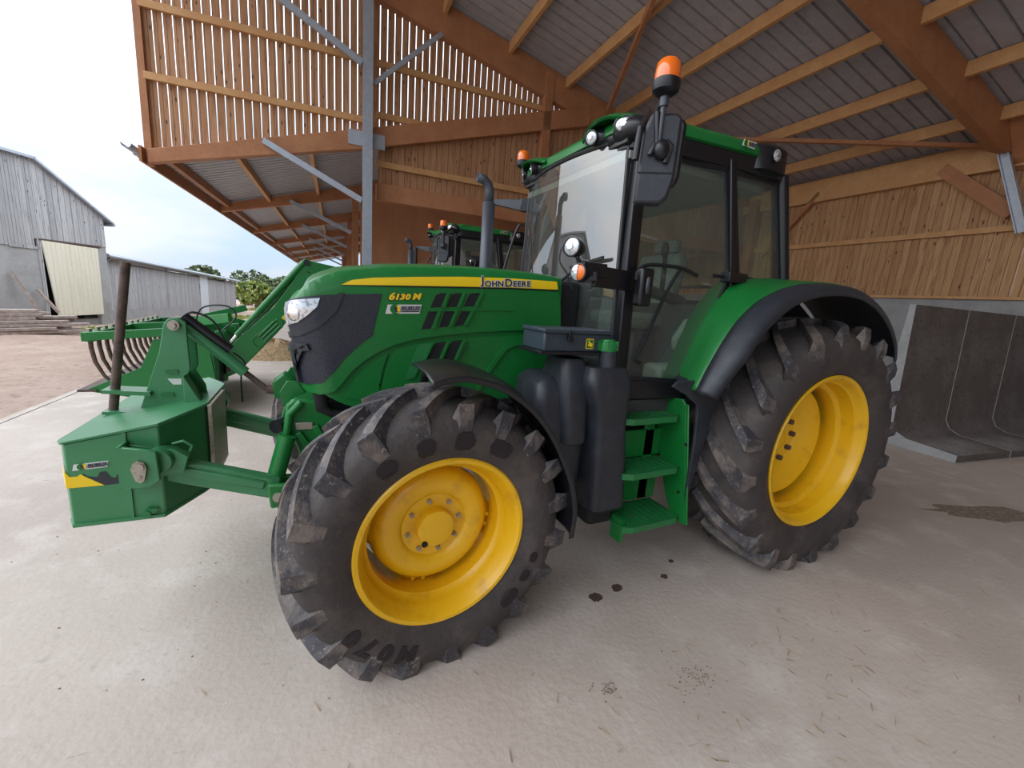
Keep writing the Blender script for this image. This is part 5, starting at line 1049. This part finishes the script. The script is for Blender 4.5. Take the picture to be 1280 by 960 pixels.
# long low shed
Q0 = Vector((-10.0, 18.177, -.245)); Q1 = Vector((-8.58, 37.951, -.816)); dq = (Q1 - Q0); Lq = dq.length; dq.normalize(); nq = Vector((-dq.y, dq.x, 0)).normalized(); uq = dq.cross(nq); uq = uq if uq.z > 0 else -uq
SH = thing('shed', 'long low grey timber shed with a white door, beside the tall barn', 'shed', tuple(Q0))
RS = Matrix((dq, nq, uq)).transposed().to_4x4(); RS.translation = Q0
mb = boardface(.25, 11.0, lambda s: .42, lambda s: 2.22 if s > 1.8 else 2.36, 0, .19, seed=3); yard(mb, RS).build('cladding', GREYW, SH, smooth=0); mb = boardface(12.6, Lq, lambda s: .42, lambda s: 2.18 if s < 16.7 else 2.32, 0, .19, seed=4); yard(mb, RS).build('cladding', GREYW, SH, smooth=0)
mb = MB(); mb.b2((0, -.04, 0), (Lq, .12, .42)); mb.b2((-.0, -.05, 0), (.35, .12, .52)); yard(mb, RS).build('plinth', CONC, SH, smooth=0)
mb = MB(); mb.b2((0, .3, .0), (Lq, .4, 2.3)); mb.b2((Lq - .08, 0, 0), (Lq, 7, 2.3)); yard(mb, RS).build('inner_wall', GREYW, SH, smooth=0)
mb = MB(); mb.b2((11.05, -.05, .02), (12.55, -.01, 2.32)); 
for k in range(5): mb.b2((11.1 + k * .3, -.06, .03), (11.13 + k * .3, -.045, 2.3))
yard(mb, RS).build('shed_door', WDOOR, SH, smooth=0)
mb = MB(); mb.prism([(-.25, 2.42), (8, 3.05), (8, 3.12), (-.25, 2.50)], -.2, Lq + .2, 'YZ'); mb.v = [Vector((v.x, v.y, v.z)) for v in mb.v]; yard(mb, RS).build('roof', GALV, SH, smooth=0)
mb = MB(); mb.cyl((-.2, -.30, 2.42), (Lq + .2, -.30, 2.40), .06, n=10); mb.tube([(.12, -.28, 2.40), (.12, -.10, 2.22), (.12, -.09, .3)], .04, 8); yard(mb, RS).build('gutter', GALV, SH)
for s in (.1, 6.0, 11.0, 16.7, Lq - .1):
    mb = MB(); mb.b2((s - .06, -.045, .3), (s + .06, -.015, 2.38)); yard(mb, RS).build('post', GREYW, SH, smooth=0)
# stacked old beams and boards
rnd = random.Random(5)
dirp = Vector((-.72, -.69, 0)).normalized(); nrm = Vector((-dirp.y, dirp.x, 0))
base = Vector((-8.65, 12.2, 0)); i = 0; mb = MB()
for lay in range(7):
    for j in range(5 - lay // 2):
        Ln = rnd.uniform(2.4, 3.6); w = rnd.uniform(.12, .20); h = .075; z = .035 + lay * .078 + h / 2
        off = (j - (4 - lay // 2) / 2) * .25 + rnd.uniform(-.01, .01); a = rnd.uniform(-.008, .008) if lay < 6 else rnd.uniform(-.05, .05)
        d_ = (dirp * cos(a) + nrm * sin(a)); st = base + nrm * off + dirp * rnd.uniform(-.15, .5 + lay * .08) + Vector((0, 0, z)); tl_ = rnd.uniform(-.0, .0)
        mb = MB(); mb.beam(st, st + d_ * Ln + Vector((0, 0, tl_)), w, h - .006)
        lv = ['bottom', 'second', 'third', 'fourth', 'fifth', 'sixth', 'top'][lay]; col_ = ['left end of the row', 'second in the row', 'middle of the row', 'fourth in the row', 'right end of the row'][j]
        tag(mb.build('old_board', LWOOD, bevel=.006, smooth=0), 'weathered board in the pile before the barn, %s layer, %s' % (lv, col_), 'board', 'boards stacked in front of the barn')
# low bank of soil, straw heaps
def mound(c, rx, ry, h, m, name, label, cat, kind=None, seed=0, n=26):
    rnd = random.Random(seed); mb = MB(); rows = []
    for i in range(8):
        t = i / 7.; rr_ = 1 - t; rows.append([Vector((c[0] + rx * rr_ * cos(2 * pi * j / n) * (1 + .12 * rnd.uniform(-1, 1)), c[1] + ry * rr_ * sin(2 * pi * j / n) * (1 + .12 * rnd.uniform(-1, 1)), c[2] + h * (1 - rr_ ** 2) * (1 + .15 * rnd.uniform(-1, 1)))) for j in range(n)])
    mb.grid(rows, True); return tag(mb.build(name, m, smooth=60), label, cat, kind=kind)
mound((-9.35, 10.9, -.06), 1.3, 1.6, .10, DIRT, 'soil_bank', 'low bank of brown soil under the board pile', 'soil', seed=1)
mound((-3.75, 8.0, -.02), .75, .5, .42, STRAW, 'straw_heap', 'brown straw heap on the floor behind the loader arm', 'straw heap', kind='stuff', seed=2)
# grass
rnd = random.Random(9); mb = MB()
def tuft(x, y, z, h):
    for k in range(5):
        a = rnd.uniform(0, 2 * pi); dx, dy = .03 * cos(a), .03 * sin(a); lx, ly = rnd.uniform(-.06, .06), rnd.uniform(-.06, .06)
        mb.add([(x - dx, y - dy, z), (x + dx, y + dy, z), (x + lx, y + ly, z + h * rnd.uniform(.5, 1))], [(0, 1, 2)])
for k in range(2600):
    t = rnd.random(); y = 12.4 + 17 * t ** 1.4; x0 = -8.9 + (y - 15.4) * .072 + .25; x = x0 + rnd.random() ** 1.3 * 1.6 + rnd.uniform(0, .1) - .1
    if y < 14.5: x = rnd.uniform(-9.1, -7.3)
    tuft(x, y, gz(x, y) - .03, rnd.uniform(.05, .14))
gro = mb.build('grass', GRASS, smooth=0, fix=False); tag(gro, 'strip of green grass growing along the foot of the shed', 'grass', kind='stuff')
mb = MB()
for k in range(1500): x = rnd.uniform(-8.5, 2); y = rnd.uniform(40, 60); tuft(x, y, gz(x, y), .3)
tag(mb.build('meadow_grass', GRASS, smooth=0, fix=False), 'far meadow grass in front of the tree line', 'grass', kind='stuff')
# trees beyond
def tree(x, y, h, r, m, label, seed):
    rnd = random.Random(seed); z0 = gz(x, y) - .1; t = thing('tree', label, 'tree', (x, y, z0), 'trees beyond the shed')
    mb = MB(); mb.tube([(x, y, z0), (x + .1, y, z0 + h * .35), (x, y, z0 + h * .7)], [.22, .16, .06], 8); mb.build('trunk', LWOOD, t)
    mb = MB()
    for k in range(620):
        a = rnd.uniform(0, 2 * pi); u = rnd.uniform(-.85, 1); q = sqrt(max(0, 1 - u * u)) * (.72 + .28 * rnd.random()); lump = 1 + .22 * sin(3 * a + seed) * cos(4 * u + seed)
        c = Vector((x + r * q * cos(a) * lump, y + r * q * sin(a) * lump, z0 + h * .58 + h * .42 * u * lump)); s = rnd.uniform(.18, .38)
        n_ = Vector((rnd.uniform(-1, 1), rnd.uniform(-1, 1), rnd.uniform(-.3, 1))).normalized(); e1 = n_.orthogonal().normalized(); e2 = n_.cross(e1)
        mb.add([c + e1 * s, c + e2 * s * .7, c - e1 * s, c - e2 * s * .7], [(0, 1, 2, 3)])
    mb.build('foliage', m, t, smooth=0, fix=False)
TREES = [(-8.0, 46, 2.75, 1.7, LEAF, 'yellow-green bushy tree right behind the end of the shed'), (-4.6, 45, 2.5, 1.6, LEAF, 'pale green rounded tree between shed and canopy edge'), (-13.2, 52, 3.9, 1.9, LEAFD, 'dark tree rising just above the shed roof end'), (-1.2, 46, 2.8, 1.7, LEAFD, 'dark green tree low beside the canopy edge'),
         (-16.5, 66, 4.2, 2.7, LEAFD, 'dark wood edge tree, left of the distant row'), (-10.8, 68, 4.6, 2.7, LEAFD, 'dark wood edge tree, middle of the distant row'), (-5.2, 66, 4.5, 2.6, LEAFD, 'dark wood edge tree, right of the distant row'), (.4, 70, 4.6, 2.7, LEAFD, 'dark wood edge tree hidden behind the bonnet'), (-8.0, 60, 3.6, 2.3, LEAFD, 'darker bushy tree between the pale ones and the distant row')]
for i, (x, y, h, r, m, lab) in enumerate(TREES): tree(x, y, h, r, m, lab, 20 + i)

# ---- floor marks and litter
def splat(x, y, rx, ry, m, name, label, cat, seed, h=.004, rot=0., kind=None):
    rnd = random.Random(seed); n = 22; pts = []
    for i in range(n):
        q = 2 * pi * i / n; k = 1 + .22 * rnd.uniform(-1, 1); a, b = rx * k * cos(q), ry * k * sin(q); pts.append((x + a * cos(rot) - b * sin(rot), y + a * sin(rot) + b * cos(rot)))
    mb = MB(); mb.prism(pts, .0005, h, 'XY'); return tag(mb.build(name, m, smooth=0), label, cat, kind=kind)

splat(2.78, -1.33, .60, .15, MUCK, 'dried_muck', 'long brown damp smear on the floor right of the rear wheel', 'dirt patch', 40, .006, -.42)
splat(2.25, -1.95, .16, .05, MUCK, 'dried_muck', 'brown muck patch on the floor at the right picture edge', 'dirt patch', 41, .006, .2)
for i, (x, y, r, lab) in enumerate([(-1.555, -.981, .038, 'largest round dark oil spot between the wheels'), (-1.383, -.955, .034, 'dark oil spot just right of the largest one'), (-1.018, -.97, .024, 'small oil spot in front of the steps'), (-.85, -.86, .018, 'tiny oil spot nearest the rear tyre')]):
    splat(x, y, r * 1.1, r * .9, STAIN, 'oil_spot', lab, 'stain', 60 + i, .002, .3)
rnd = random.Random(17)
def crumbs(cx, cy, sx, sy, n, name, label):
    mb = MB()
    for k in range(n):
        r = rnd.uniform(.001, .0042); x = rnd.gauss(cx, sx); y = rnd.gauss(cy, sy); mb.ell((x, y, r * .4), (r * 1.5, r, r * .6), 6, 4, None)
    tag(mb.build(name, MUCK, smooth=0, fix=False), label, 'dirt', kind='stuff')
crumbs(-1.853, -1.489, .022, .02, 60, 'muck_crumbs', 'small heap of brown crumbs on the floor in the foreground')
crumbs(-1.45, -1.58, .07, .05, 120, 'muck_crumbs', 'scatter of dark crumbs right of the small crumb heap')
crumbs(-3.2, -.4, .9, .5, 120, 'muck_crumbs', 'dark crumbs scattered on the bright floor left of the front tyre')
crumbs(1.8, -.6, 1.1, .5, 140, 'muck_crumbs', 'dark crumbs scattered on the floor right of the rear tyre')
rnd = random.Random(31); mb = MB()
for k in range(260):
    x = rnd.uniform(-3.6, 4.5); y = rnd.uniform(-2.6, 2.0); 
    if k % 3 == 0: x = rnd.gauss(-1.0, .8); y = rnd.gauss(-1.75, .3)
    a = rnd.uniform(0, pi); Ln = rnd.uniform(.015, .06); mb.beam((x, y, .004), (x + Ln * cos(a), y + Ln * sin(a), .005 + rnd.uniform(0, .006)), .0022, .0022)
tag(mb.build('straw_bits', STRAW, smooth=0, fix=False), 'scattered straw bits and stalks lying on the concrete floor', 'straw', kind='stuff')
